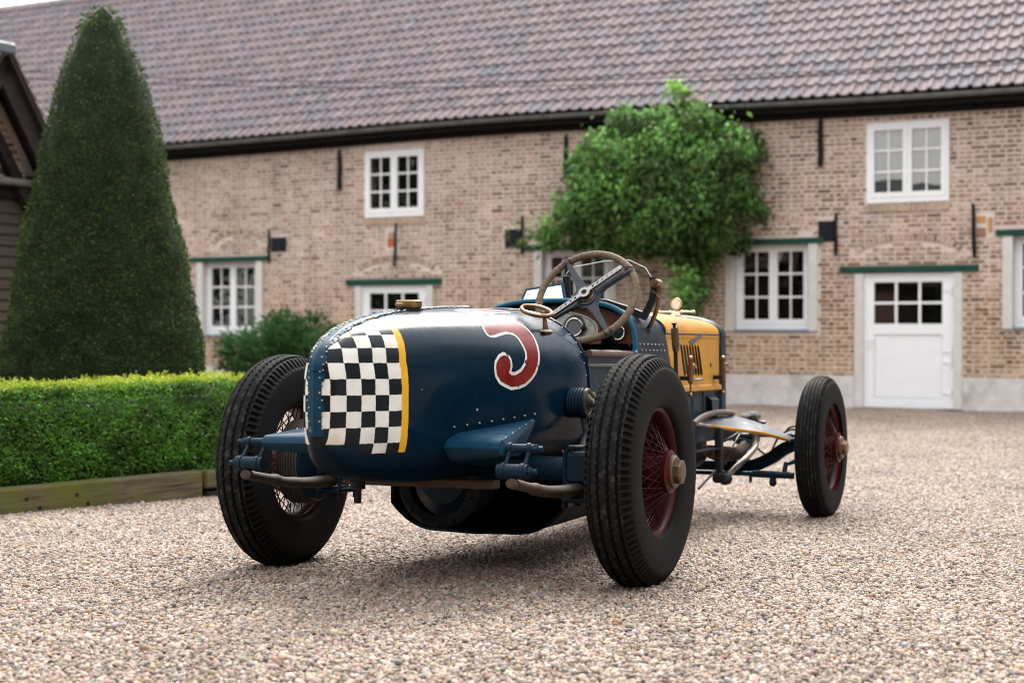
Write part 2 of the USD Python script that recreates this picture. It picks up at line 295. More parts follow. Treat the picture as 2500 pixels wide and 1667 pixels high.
wall = obj('wall', extr(wall_poly, 0.34, [(1, 0, 0), (0, 0, 1), (0, -1, 0)], (0, 0.34, 0)), 'mortar', house)
DEPTH = 6.9
obj('back_wall', bx((U0, DEPTH, 0), (U1, DEPTH + 0.3, 4.3)), 'mortar', house)
for u in (U0, U1 - 0.3):
    p = Polygon([(0.345, 0), (DEPTH, 0), (DEPTH, 4.3), (3.35, 8.0), (0.345, 4.75)])
    obj('end_wall', extr(p, 0.295, [(0, 1, 0), (0, 0, 1), (1, 0, 0)], (u, 0, 0)), 'mortar', house)
obj('floor', bx((U0, 0.345, -0.02), (U1, DEPTH, 0.03)), 'interior_dark', house)
obj('inner_partition', bx((U0 + 0.3, 2.6, 0.03), (U1 - 0.3, 2.7, 4.3)), 'interior_dark', house)
obj('upper_floor', bx((U0 + 0.3, 0.345, 2.62), (U1 - 0.3, 2.6, 2.74)), 'interior_dark', house)
# plinth between the doors
pl_cut = sorted([(DOOR['L'][0], DOOR['L'][1]), (DOOR['R'][0], DOOR['R'][1])]); s0 = U0
for a_, b_ in pl_cut + [(U1, U1)]:
    obj('plinth', rbx((s0, -0.035, -0.05), (a_ - 0.002, 0.0, PL), 0.012), 'render_plinth', house); s0 = b_ + 0.002

# bricks
BK = np.array([(0.12, 0.085, 0.068), (0.16, 0.11, 0.085), (0.085, 0.068, 0.058), (0.21, 0.13, 0.095), (0.30, 0.20, 0.15), (0.40, 0.28, 0.215), (0.45, 0.33, 0.26), (0.25, 0.10, 0.055), (0.42, 0.14, 0.055)])
BW = np.array([20, 18, 15, 15, 12, 10, 6, 6.0, 2.4]); BW /= BW.sum()
def brick_mesh(u0, u1, z0, z1, fr, r):
    """one brick: six-sided block with bevelled, slightly worn front edges; edge = 1 on the rim of its face, 0 along its middle"""
    b = 0.007; mz = (z0 + z1) / 2
    j = r.normal(0, 0.0012, 4)
    back = [(u0, 0.02, z0), (u1, 0.02, z0), (u1, 0.02, z1), (u0, 0.02, z1)]
    rim = [(u0, fr + 0.007, z0), (u1, fr + 0.007, z0), (u1, fr + 0.007, z1), (u0, fr + 0.007, z1)]
    fc = [(u0 + b, fr + j[0], z0 + b), (u1 - b, fr + j[1], z0 + b), (u1 - b, fr + j[2], z1 - b), (u0 + b, fr + j[3], z1 - b)]
    mid = [(u0 + 2.2 * b, fr, mz), (u1 - 2.2 * b, fr, mz)]
    v = back + rim + fc + mid
    f = []
    for k in range(4):
        k2 = (k + 1) % 4; f += [(k, k2, 4 + k2), (k, 4 + k2, 4 + k), (4 + k, 4 + k2, 8 + k2), (4 + k, 8 + k2, 8 + k)]
    f += [(8, 9, 13), (8, 13, 12), (9, 10, 13), (10, 11, 12), (10, 12, 13), (11, 8, 12)]
    return np.array(v), np.array(f), np.array([1.0] * 4 + [0.75] * 4 + [0.50] * 4 + [-0.02] * 2)
def obj_brick(name, v, f, c, e, parent, kind=None):
    p = obj(name, (v, f), 'brick', parent, col=c, kind=kind)
    UsdGeom.PrimvarsAPI(stage.GetPrimAtPath(p)).CreatePrimvar('edge', Sdf.ValueTypeNames.Color3fArray, 'vertex').Set(Vt.Vec3fArray.FromNumpy(np.repeat(e[:, None], 3, 1).astype(np.float32)))
def lay_bricks():
    r = np.random.default_rng(21); pitch = 0.0668; bricks = []
    blocks = [(a[0], a[1], a[2], a[3]) for a in rects] + [(l[0], l[1], l[2], l[3]) for l in LINT.values()] + HATCH + PATCH
    row = 0; z = PL + 0.004
    while z < TOPZ + 0.06:
        z1 = z + pitch - 0.011
        iv = [(U0, U1)]
        for a in blocks:
            if a[2] < z1 and a[3] > z:
                nv = []
                for s, e in iv:
                    if a[1] <= s or a[0] >= e: nv.append((s, e)); continue
                    if a[0] - s > 0.03: nv.append((s, a[0] - 0.003))
                    if e - a[1] > 0.03: nv.append((a[1] + 0.003, e))
                iv = nv
        L = 0.222 if row % 2 == 0 else 0.111
        for s, e in iv:
            k = math.floor((s - U0) / L) - 1; off = 0.0 if row % 2 == 0 else 0.055
            if row % 4 == 2: off = 0.111 * 0.5
            while True:
                a = U0 + k * L + off; b = a + L - 0.012; k += 1
                if a > e: break
                a2, b2 = max(a, s), min(b, e)
                if b2 - a2 < 0.03: continue
                bz = float(bow((a2 + b2) / 2)) * max(0, (z - 2.0) / 2.2) + r.normal(0, 0.0012)
                bricks.append((a2 + r.uniform(0, 0.003), b2 - r.uniform(0, 0.003), z + bz + r.uniform(-0.001, 0.005), z1 + bz - r.uniform(-0.001, 0.005), row))
        z += pitch; row += 1
    arch_hit = lambda u, zz: any(abs(((u - c) / h) ** 2 + ((zz - s) / rs) ** 2 - 1.12) < 0.42 and zz > s - 0.02 for c, s, h, rs in ARCH)
    bricks = [b for b in bricks if not arch_hit((b[0] + b[1]) / 2, (b[2] + b[3]) / 2)]
    # nearest = largest in view: right-hand end of the wall
    order = sorted(range(len(bricks)), key=lambda i: -bricks[i][0] if bricks[i][0] < 2.0 and bricks[i][4] % 2 == 0 else 99 + i)
    single = set(order[:300]); V, F, C, E, n = [], [], [], [], 0
    for i, (a, b, z0, z1, rw) in enumerate(bricks):
        v, f, e = brick_mesh(a, b, z0, z1, -0.011 + r.normal(0, 0.0018), r)
        low = np.clip((2.3 - z0) / 1.0, 0, 1) * (0.6 + 0.4 * math.sin(a * 0.7))
        base = BK[r.choice(len(BK), p=BW)] * r.uniform(0.85, 1.15)
        base = base * (1 + low * np.array([0.02, 0.03, -0.13]))
        e = e + r.normal(-0.035, 0.12) + (0.0 if a > -6 else 0.07) + 0.16 * (meshkit.noise(np.array([a * 0.8, z0 * 1.6, 0.0])) - 0.4)
        c = np.repeat(np.clip(base, 0.02, 0.8)[None], len(v), 0)
        if i in single: obj_brick('brick', v, f, c, e, wall)
        else: V.append(v); F.append(f + n); C.append(c); E.append(e); n += len(v)
    obj_brick('brickwork', np.vstack(V), np.vstack(F), np.vstack(C), np.concatenate(E), wall, 'stuff')
    for c, s, h, rs in ARCH:                                # relieving arches: a ring of bricks on edge
        a = np.linspace(0.14, np.pi - 0.14, 60)
        ring = np.r_[np.stack([c + (h + 0.10) * np.cos(a), s + (rs + 0.10) * np.sin(a)], 1), np.stack([c + h * np.cos(a), s + rs * np.sin(a)], 1)[::-1]]
        ap = obj('arch', extr(Polygon(ring).buffer(0), 0.009, [(1, 0, 0), (0, 0, 1), (0, -1, 0)], (0, 0, 0)), 'mortar', house)
        fill = Polygon(np.r_[np.stack([c + h * np.cos(a), s + rs * np.sin(a)], 1), [(c - h * 0.95, s), (c + h * 0.95, s)]]).buffer(0)
        dens = np.r_[0, np.cumsum(np.hypot(np.diff(h * np.cos(a)), np.diff(rs * np.sin(a))))]; nb = int(dens[-1] / 0.068)
        for k in range(nb):
            t = np.interp((k + 0.5) / nb * dens[-1], dens, a); p = np.array([c + h * math.cos(t), s + rs * math.sin(t)]); nrm = np.array([math.cos(t) / h, math.sin(t) / rs]); nrm /= np.linalg.norm(nrm); tg = np.array([-nrm[1], nrm[0]])
            q = [p + nrm * 0.006 - tg * 0.025, p + nrm * 0.006 + tg * 0.025, p + nrm * 0.094 + tg * 0.027, p + nrm * 0.094 - tg * 0.027]
            m = extr(Polygon(q).buffer(0), 0.009, [(1, 0, 0), (0, 0, 1), (0, -1, 0)], (0, -0.007, 0))
            base = BK[r.choice([3, 4, 4, 5])] * r.uniform(0.8, 1.1)
            obj_brick('brick', m[0], m[1], np.repeat(base[None], len(m[0]), 0), np.full(len(m[0]), r.uniform(0.0, 0.3)), ap)
    for u0, u1, zt in ((-9.215, -8.02, 3.03), (-0.53, 0.69, 2.96)):       # brick-on-edge sills under the two upper windows
        sp = obj('brick_sill', bx((u0, -0.012, zt - 0.13), (u1, -0.0005, zt - 0.004)), 'mortar', house); nb = int((u1 - u0) / 0.068)
        for k in range(nb):
            a = u0 + k * (u1 - u0) / nb
            v, f, e = brick_mesh(a + 0.006, a + (u1 - u0) / nb - 0.006, zt - 0.125, zt - 0.006, -0.034, r)
            obj_brick('brick', v, f, np.repeat((np.array([0.42, 0.33, 0.22]) * r.uniform(0.75, 1.1))[None], len(v), 0), e - 0.1, sp)
lay_bricks()
# windows
def window(key, recess, jamb):
    u0, u1, z0, z1 = WIN[key]
    if jamb:
        for a, b in ((u0, u0 + jamb), (u1 - jamb, u1)): obj('stone_jamb', rbx((a, -0.03, z0), (b, 0.335, z1 - 0.002), 0.008), 'stone_jamb', house)
        u0, u1 = u0 + jamb + 0.002, u1 - jamb - 0.002
        obj('window_sill', rbx((u0, -0.035, z0 - 0.005), (u1, recess + 0.02, z0 + 0.028), 0.006), 'grey_sill', house); z0 += 0.03
    y0 = recess; W = u1 - u0; H = z1 - z0
    fr = sbox(u0, z0, u1, z1 - 0.003); ft = 0.045
    fr = fr.difference(sbox(u0 + ft, z0 + ft * 1.6, u1 - ft, z1 - ft))
    w = obj('window', extr(fr, 0.10, [(1, 0, 0), (0, 0, 1), (0, -1, 0)], (0, y0 + 0.07, 0)), 'white_paint', house)
    cm = (u0 + u1) / 2
    for a, b in ((u0 + ft + 0.002, cm - 0.002), (cm + 0.002, u1 - ft - 0.002)):
        zz0, zz1 = z0 + ft * 1.6 + 0.002, z1 - ft - 0.002
        st = 0.062; cas = sbox(a, zz0, b, zz1); gx0, gx1, gz0, gz1 = a + st, b - st, zz0 + st * 1.25, zz1 - st
        mt = 0.022; nx, nz = 2, 3; pw = (gx1 - gx0 - mt * (nx - 1)) / nx; ph = (gz1 - gz0 - 1.3 * mt * (nz - 1)) / nz
        cells = [(gx0 + i * (pw + mt), gz0 + k * (ph + 1.3 * mt)) for i in range(nx) for k in range(nz)]
        cas = cas.difference(sbox(gx0, gz0, gx1, gz1))
        obj('casement', extr(cas, 0.055, [(1, 0, 0), (0, 0, 1), (0, -1, 0)], (0, y0 + 0.02, 0)), 'white_paint', w)
        bars = sbox(gx0, gz0, gx1, gz1)
        for x, z in cells: bars = bars.difference(sbox(x, z, x + pw, z + ph))
        obj('glazing_bars', extr(bars, 0.03, [(1, 0, 0), (0, 0, 1), (0, -1, 0)], (0, y0 + 0.012, 0)), 'white_paint', w)
        for x, z in cells: obj('pane', bx((x - 0.004, y0 - 0.004, z - 0.004), (x + pw + 0.004, y0 + 0.0, z + ph + 0.004)), 'pane_glass', w)
for key in ('UL', 'UR'): window(key, -0.012, 0)
refl_outline = Polygon([(-0.40, 3.28), (-0.2, 3.30), (0.02, 3.29), (0.10, 3.20), (0.3, 3.235), (0.50, 3.19), (0.59, 3.20), (0.59, 4.05), (-0.40, 4.05)])  # cutout added behind the panes, shaped like the mirrored sky above a roof
obj('window_blind', extr(refl_outline, 0.004, [(1, 0, 0), (0, 0, 1), (0, -1, 0)], (0, 0.008, 0)), 'reflection_white', house, label='pale panel added behind the upper right window in place of its sky reflection')
for key in ('LL', 'LM', 'LR', 'FR'): window(key, 0.13, 0.142)
for k, (a, b, c, d) in LINT.items(): obj('lintel', rbx((a, -0.045, c), (b, 0.2, d), 0.006), 'green_paint', house)
# stable doors
for key, (u0, u1, z0, z1) in DOOR.items():
    for a, b in ((u0, u0 + 0.137), (u1 - 0.130, u1)): obj('stone_jamb', rbx((a, -0.03, z0), (b, 0.335, z1 - 0.002), 0.008), 'stone_jamb', house)
    a, b = u0 + 0.140, u1 - 0.133; t = 0.03
    fr = sbox(a, z0 + 0.01, b, z1 - 0.004).difference(sbox(a + 0.045, z0 + 0.05, b - 0.045, z1 - 0.05))
    d = obj('door', extr(fr, 0.08, [(1, 0, 0), (0, 0, 1), (0, -1, 0)], (0, 0.08, 0)), 'white_paint', house)
    a, b, zt, zb = a + 0.047, b - 0.047, z1 - 0.052, z0 + 0.052
    leaf = sbox(a, zb, b, zt); gx0, gx1, gz1, gz0 = a + 0.095, b - 0.11, zt - 0.085, zt - 0.085 - 0.60
    panel = sbox(a + 0.10, zb + 0.10, b - 0.11, gz0 - 0.155)
    obj('door_leaf', extr(leaf.difference(sbox(gx0, gz0, gx1, gz1)).difference(panel), 0.05, [(1, 0, 0), (0, 0, 1), (0, -1, 0)], (0, 0.055, 0)), 'white_paint', d)
    obj('door_panel', rbx((a + 0.102, 0.016, zb + 0.102), (b - 0.112, 0.04, gz0 - 0.157), 0.008), 'white_paint', d)
    mt = 0.035; pw, ph = (gx1 - gx0 - 2 * mt) / 3, (gz1 - gz0 - mt) / 2; bars = sbox(gx0, gz0, gx1, gz1)
    cells = [(gx0 + i * (pw + mt), gz0 + k * (ph + mt)) for i in range(3) for k in range(2)]
    for x, z in cells: bars = bars.difference(sbox(x, z, x + pw, z + ph))
    obj('glazing_bars', extr(bars, 0.036, [(1, 0, 0), (0, 0, 1), (0, -1, 0)], (0, 0.045, 0)), 'white_paint', d)
    for x, z in cells: obj('pane', bx((x - 0.004, 0.03, z - 0.004), (x + pw + 0.004, 0.034, z + ph + 0.004)), 'pane_glass', d)
    obj('handle', cat_([rbx((a + 0.03, -0.005, gz0 - 0.34), (a + 0.055, 0.005, gz0 - 0.19), 0.004), tube([(a + 0.042, -0.004, gz0 - 0.23), (a + 0.042, -0.05, gz0 - 0.23), (a + 0.14, -0.052, gz0 - 0.235)], 0.009, 8)]), 'white_paint', d)
    for zz in (zt - 0.2, zb + 0.78, zb + 0.62, zb + 0.18): obj('hinge', cat_([cyl((b + 0.02, -0.01, zz - 0.06), (b + 0.02, -0.01, zz + 0.06), 0.012), rbx((b - 0.10, -0.004, zz - 0.02), (b + 0.02, 0.004, zz + 0.02), 0.003)]), 'white_paint', d)
# hatches, patches, wall ties
for a, b, c, d in HATCH:
    h = obj('hatch', rbx((a, -0.02, c), (b, 0.0, d), 0.006), 'dark_board', house)
    for k in range(3): obj('board', rbx((a + 0.012 + k * (b - a - 0.024) / 3, -0.030, c + 0.012), (a + 0.008 + (k + 1) * (b - a - 0.024) / 3, -0.0205, d - 0.012), 0.003), 'dark_board', h)
plain('orange_tile', (0.40, 0.12, 0.045), rough=0.8, var=0.2, scale=20)
plain('tan_tile', (0.36, 0.27, 0.19), rough=0.8, var=0.2, scale=20)
plain('brown_tile', (0.30, 0.15, 0.10), rough=0.8, var=0.25, scale=20)
plain('ochre_tile', (0.46, 0.24, 0.10), rough=0.8, var=0.25, scale=20)
p1 = obj('wall_patch', rbx((-8.797, -0.012, 2.443), (-8.563, -0.0005, 2.797), 0.004), 'mortar', house)
obj('tile', rbx((-8.756, -0.022, 2.527), (-8.585, -0.0125, 2.672), 0.004), 'orange_tile', p1, label='bright orange tile set in the wall'); obj('tile', rbx((-8.75, -0.017, 2.682), (-8.60, -0.0125, 2.78), 0.004), 'tan_tile', p1)
p2 = obj('wall_patch', rbx((1.053, -0.012, 2.403), (1.307, -0.0005, 2.737), 0.004), 'mortar', house)
for lo, hi, mt_ in (((1.062, 2.635), (1.19, 2.725), 'ochre_tile'), ((1.065, 2.43), (1.195, 2.565), 'brown_tile'), ((1.225, 2.5), (1.285, 2.70), 'ochre_tile')): obj('tile', rbx((lo[0], -0.02, lo[1]), (hi[0], -0.0125, hi[1]), 0.004), mt_, p2)
for u, z0, z1, w, lean in ((-9.718, 3.52, 4.22, 0.055, 0), (-5.367, 3.55, 4.22, 0.055, 0), (-1.189, 3.53, 4.22, 0.06, 0), (-11.228, 2.31, 2.9, 0.035, 0), (-8.583, 2.19, 2.92, 0.035, 0.035), (-6.158, 2.34, 2.97, 0.04, 0), (-0.957, 2.22, 2.84, 0.04, 0), (1.03, 2.15, 2.91, 0.04, -0.02)):
    n_ = 9; t_ = np.linspace(0, 1, n_); pts = np.stack([u + lean * (t_ - 0.5), np.full(n_, -0.04) + 0.012 * np.sin(t_ * 9 + u), z0 + t_ * (z1 - z0)], 1)
    obj('wall_tie', cat_([tube(pts, np.interp(t_, [0, 0.1, 0.85, 1], [w * 0.6, w * 0.75, w * 0.65, w * 0.48]), 8), cyl((u, 0.0, (z0 + z1) / 2), (u, -0.045, (z0 + z1) / 2), w * 0.4)]), 'black_iron', house, smooth=40)
# eaves, gutter
us = np.linspace(U0 - 0.2, U1 + 0.2, 60)
def sweep_u(sec, us=us, dz=0.0):
    sec = np.asarray(sec, float); P = np.array([[(u, a, b + float(bow(u)) + dz) for a, b in np.vstack([sec, sec[:1]])] for u in us]); return grid(P)
obj('wall_plate', sweep_u([(-0.05, 4.205), (-0.05, 4.39), (-0.002, 4.39), (-0.002, 4.205)]), 'black_timber', house)
obj('soffit', sweep_u([(-0.235, 4.295), (-0.235, 4.41), (-0.055, 4.425), (-0.055, 4.31)]), 'black_timber', house)
ga = np.linspace(0.1, -np.pi - 0.1, 12); gsec = [(-0.315 + 0.062 * math.cos(t), 4.435 + 0.062 * math.sin(t)) for t in ga] + [(-0.315 + 0.055 * math.cos(t), 4.435 + 0.055 * math.sin(t)) for t in ga[::-1]]
gut = obj('gutter', sweep_u(gsec), 'zinc', house, smooth=40)
for k in range(36):
    u = -18.0 + k * 0.62; obj('gutter_bracket', xf(tube([(0, -0.315 + 0.066 * math.cos(t), 4.435 + 0.066 * math.sin(t)) for t in ga], 0.008, 6), t=(u, 0, float(bow(u)))), 'zinc', gut)
# roof
PITCH = math.radians(46); EY, EZ = -0.30, 4.475; RUN = 3.65; SL = RUN / math.cos(PITCH)
sy, sz = math.cos(PITCH), math.sin(PITCH)
roof = obj('roof', cat_([grid(np.array([[(u, EY + d * sy, EZ - 0.05 + d * sz + float(bow(u))) for d in (0.05, SL)] for u in us])), grid(np.array([[(u, EY + RUN + d * sy, EZ - 0.05 + RUN * math.tan(PITCH) - d * sz + float(bow(u))) for d in (0, SL)] for u in us]))]), 'roof_felt', house)
TW, TE = 0.188, 0.272
TILEC = np.array([(0.205, 0.158, 0.165), (0.195, 0.155, 0.168), (0.180, 0.150, 0.163), (0.160, 0.142, 0.156), (0.138, 0.130, 0.148), (0.205, 0.152, 0.150)])
def tile_profile():
    x = np.array([0, 0.012, 0.03, 0.06, 0.10, 0.125, 0.140, 0.157, 0.174, 0.188, 0.197]); z = np.array([0.010, 0.001, -0.003, -0.004, -0.001, 0.008, 0.028, 0.042, 0.040, 0.024, 0.014]); return x, z
def lay_tiles():
    r = np.random.default_rng(31); x, z = tile_profile(); n = len(x); V, F, C, cnt = [], [], [], 0
    ncol, nrow = int((U1 - U0 + 0.3) / TW), int(SL / TE) + 1
    singles = 0
    for row in range(nrow):
        for c in range(ncol):
            u0 = U1 + 0.15 - (c + 1) * TW; d0 = row * TE; d1 = min(d0 + TE + 0.05, SL + 0.03); lift = 0.040
            jz = r.normal(0, 0.0016); P = []
            for d, h in ((d0, -0.012), (d0, lift), (d0, lift), (d0 + 0.012, lift + 0.003), (d1, 0.004)):
                hh = (h if h > 0 else 0.0)
                P.append(np.stack([u0 + x, np.full(n, d), (z + hh if h >= 0 else z * 0.9 + 0.012) + jz], 1))
            P = np.array(P).reshape(-1, 3); u = P[:, 0]; b = bow(u)
            W = np.stack([u, EY + P[:, 1] * sy - P[:, 2] * sz, EZ + P[:, 1] * sz + P[:, 2] * sy + b], 1)
            f = []
            for i in (0, 2, 3):
                for j in range(n - 1): f.append((i * n + j, i * n + j + 1, (i + 1) * n + j + 1, (i + 1) * n + j))
            f = tri(f); col = np.repeat((TILEC[r.choice(6, p=[0.28, 0.24, 0.2, 0.12, 0.06, 0.10])] * r.uniform(0.85, 1.18))[None], len(W), 0)
            if row < 14 and singles < 300 and -2.7 < u0 < 2.1: obj('roof_tile', (W, f), 'roof_tile', roof, smooth=True, col=col); singles += 1
            else: V.append(W); F.append(f + cnt); C.append(col); cnt += len(W)
    obj('roof_tiling', (np.vstack(V), np.vstack(F)), 'roof_tile', roof, smooth=True, col=np.vstack(C), kind='stuff')
    zr = EZ + RUN * math.tan(PITCH)
    for k in range(int((U1 - U0) / 0.36) + 1):
        u = U0 - 0.1 + k * 0.36; a = np.linspace(-0.2, np.pi + 0.2, 9)
        P = np.array([[(u + d, EY + RUN + (0.12 + t) * math.cos(q), zr - 0.03 + (0.12 + t) * math.sin(q) + float(bow(u))) for q in a] for d, t in ((0, 0.012), (0.40, 0.0))])
        m = grid(P); obj('ridge_tile', m, 'roof_tile', roof, smooth=True, col=np.repeat(TILEC[k % 6][None], len(m[0]), 0))
lay_tiles()

# ---------------------------------------------------------------- brick and timber barn at the left edge
plain('brown_timber', (0.022, 0.017, 0.016), rough=0.7, var=0.35, scale=8.0, bump=0.002)
mat('weatherboard', {'tc': ('texture_coordinate', {}), 'mp': ('mapping', {'scale': (1.0, 0.6, 9.0)}), 'n': ('noise_texture', {'scale': 5.0, 'detail': 6.0}), 'oi': ('object_info', {}),
    'r': ('rgb_ramp', {'ramp': [(0.25, (0.025, 0.017, 0.013)), (0.75, (0.065, 0.043, 0.030))]}), 'p': ('principled_bsdf', {'roughness': 0.75})},
    [('tc.object', 'mp.vector'), ('mp.vector', 'n.vector'), ('n.fac', 'r.fac'), ('r.color', 'p.base_color')])
plain('lead', (0.10, 0.115, 0.125), rough=0.6, var=0.15, scale=8.0)
def make_barn():
    b = thing('barn', 'dark timbered brick barn gable with weatherboarded lower wall behind the clipped yew', 'barn', (-4.79, 15.0, -0.13), -PSI)
    r = np.random.default_rng(8)
    AZ = 2.558 + 1.17; GZ = 1.40 + 1.17; pit = math.radians(56); tp = math.tan(pit)
    # lower storey
    lw = obj('lower_wall', cat_([bx((-7.0, -1.2, 0), (-0.32, 1.45, GZ - 0.16))]), 'brown_timber', b)
    k = 0; z = 0.06
    while z < GZ - 0.2:
        h = 0.105
        obj('weatherboard', hull([(-0.32, y, z) for y in (-1.2, 1.45)] + [(-0.285, y, z) for y in (-1.2, 1.45)] + [(-0.285, y, z + 0.012) for y in (-1.2, 1.45)] + [(-0.312, y, z + h + 0.01) for y in (-1.2, 1.45)] + [(-0.32, y, z + h + 0.01) for y in (-1.2, 1.45)]), 'weatherboard', lw); z += h
    obj('fascia', bx((-0.32, -1.25, GZ - 0.158), (-0.26, 1.5, GZ - 0.02)), 'black_timber', b)
    a = np.linspace(0.0, -np.pi, 9)
    obj('gutter', cat_([grid(np.array([[(-0.19 + q * math.cos(t), y, GZ + 0.01 + q * math.sin(t)) for t in a] for y in (-1.3, 1.55)])) for q in (0.068, 0.062)]), 'zinc', b, smooth=40)
    # upper gable: brick panel between timbers
    gp = Polygon([(-1.05, GZ - 0.15), (1.05, GZ - 0.15), (1.05, AZ - 1.05 * tp), (0, AZ - 0.10), (-1.05, AZ - 1.05 * tp)]) if AZ - 1.05 * tp > GZ else Polygon([(-1.05, GZ - 0.15), (1.05, GZ - 0.15), (0, AZ - 0.1)])
    g = obj('gable_wall', extr(gp, 0.25, [(0, 1, 0), (0, 0, 1), (1, 0, 0)], (-0.55, 0, 0)), 'mortar', b)
    V, F, C, E_, n = [], [], [], [], 0; row = 0; z = GZ - 0.14
    while z < AZ:
        half = min(1.05, (AZ - 0.1 - z - 0.06) / tp * 0.98)
        if half > 0.08:
            y = -half - (0.1 if row % 2 else 0)
            while y < half:
                y2 = min(y + 0.205, half); y1 = max(y, -half)
                if y2 - y1 > 0.03:
                    v, f, e = brick_mesh(y1, y2, z, z + 0.054, -0.011, r); v = np.stack([-0.30 - v[:, 1], v[:, 0], v[:, 2]], 1)
                    V.append(v); F.append(f + n); C.append(np.repeat((BK[r.choice(len(BK), p=BW)] * r.uniform(0.6, 0.95))[None], len(v), 0)); E_.append(e + r.normal(0, 0.2)); n += len(v)
                y += 0.217
        z += 0.066; row += 1
    obj_brick('brickwork', np.vstack(V), np.vstack(F), np.vstack(C), np.concatenate(E_), g, 'stuff')
    # barge boards, braces, post, roof over
    for s in (-1, 1):
        d = np.array([0, s * math.cos(pit), -math.sin(pit)]); nrm = np.array([0, s * math.sin(pit), math.cos(pit)])
        apex = np.array([0.02, 0, AZ]); L = 2.05
        q = [apex + o + nrm * t_ + d * l_ for o in (np.zeros(3), np.array([-0.05, 0, 0])) for t_ in (0.0, -0.17) for l_ in (-0.02, L)]
        obj('barge_board', hull(q), 'brown_timber', b)
        q = [apex + np.array([o, 0, 0]) + nrm * t_ + d * l_ for o in (0.06, -7.0) for t_ in (0.045, 0.003) for l_ in (0.0, L + 0.1)]
        rf = obj('roof', hull(q), 'brown_timber', b)
        for i in range(12):
            l0 = i * (L / 12.0)
            if s > 0 or i % 2 == 0: obj('roof_tile', hull([apex + np.array([o, 0, 0]) + nrm * t_ + d * l_ for o in (0.07, -6.9) for t_, l_ in ((0.048, l0), (0.05, l0 + L / 12 + 0.03), (0.085, l0 + L / 12 + 0.03))]), 'barn_tiles', rf)
        d2 = d * 1.0; st = np.array([-0.20, 0, AZ - 0.42])
        q = [st + np.array([o, 0, 0]) + nrm * t_ + d2 * l_ for o in (0.0, -0.10) for t_ in (0.0, -0.11) for l_ in (0.0, 1.15)]
        obj('brace', hull(q), 'brown_timber', b)
        obj('rafter_end', rbx((-0.28, s * 0.62 - 0.05, AZ - 0.62 * tp - 0.30), (0.0, s * 0.62 + 0.05, AZ - 0.62 * tp - 0.18), 0.01), 'brown_timber', b)
    obj('post', rbx((-0.29, -0.10, GZ - 0.1), (-0.16, 0.10, AZ - 0.55), 0.01), 'brown_timber', b)
    obj('ridge_cap', rbx((-0.2, -0.13, AZ - 0.03), (0.09, 0.13, AZ + 0.10), 0.03), 'lead', b)
    obj('gable_shell', bx((-7.0, -1.0, GZ - 0.1), (-0.56, 1.0, AZ - 1.0 * tp + 0.2)), 'brown_timber', b)
    obj('pale_bracket', cat_([tube(smoothpath([(-0.27, -0.34, 1.75), (-0.2, -0.28, 1.9), (-0.22, -0.2, 2.15)], 10), 0.014, 8), tube(smoothpath([(-0.2, -0.28, 1.9), (-0.12, -0.16, 1.88), (-0.1, -0.08, 1.92)], 8), 0.010, 8)]), 'stone_jamb', b)
plain('barn_tiles', (0.10, 0.065, 0.055), rough=0.5, var=0.3, scale=6.0)
make_barn()

# ---------------------------------------------------------------- plants
vcol('yew_leaf', rough=0.6, var=0.3, scale=25.0, spec=0.3, trans=0.15)
vcol('box_leaf', rough=0.42, var=0.25, scale=60.0, spec=0.4, trans=0.35)
vcol('vine_leaf', rough=0.42, var=0.25, scale=30.0, spec=0.45, trans=0.3)
plain('bark', (0.10, 0.075, 0.055), rough=0.9, var=0.35, scale=14.0, bump=0.006)
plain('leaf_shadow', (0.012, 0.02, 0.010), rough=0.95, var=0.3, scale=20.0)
plain('soil', (0.05, 0.038, 0.028), rough=0.95, var=0.4, scale=25.0, bump=0.01)
def leaves(P, D, N, L, Wd, r, fold=0.35):
    """leaf blades: base points P, pointing D, face normal N; four triangles, folded along the midrib"""
    n = len(P); D = D / np.linalg.norm(D, axis=1, keepdims=True); S = np.cross(D, N); S /= np.linalg.norm(S, axis=1, keepdims=True) + 1e-9; U = np.cross(S, D)
    L = np.broadcast_to(L, (n,))[:, None]; Wd = np.broadcast_to(Wd, (n,))[:, None]
    mid = P + D * L * 0.45 - U * L * 0.03; tip = P + D * L - U * L * 0.12
    a = mid + S * Wd * 0.5 + U * Wd * fold; b = mid - S * Wd * 0.5 + U * Wd * fold
    V = np.stack([P, a, tip, b, mid], 1).reshape(-1, 3); base = np.arange(n)[:, None, None] * 5
    F = (np.array([[0, 4, 1], [4, 2, 1], [0, 3, 4], [3, 2, 4]])[None] + base).reshape(-1, 3)
    return (V, F)
def unit(r, n): 
    v = r.standard_normal((n, 3)); return v / np.linalg.norm(v, axis=1, keepdims=True)
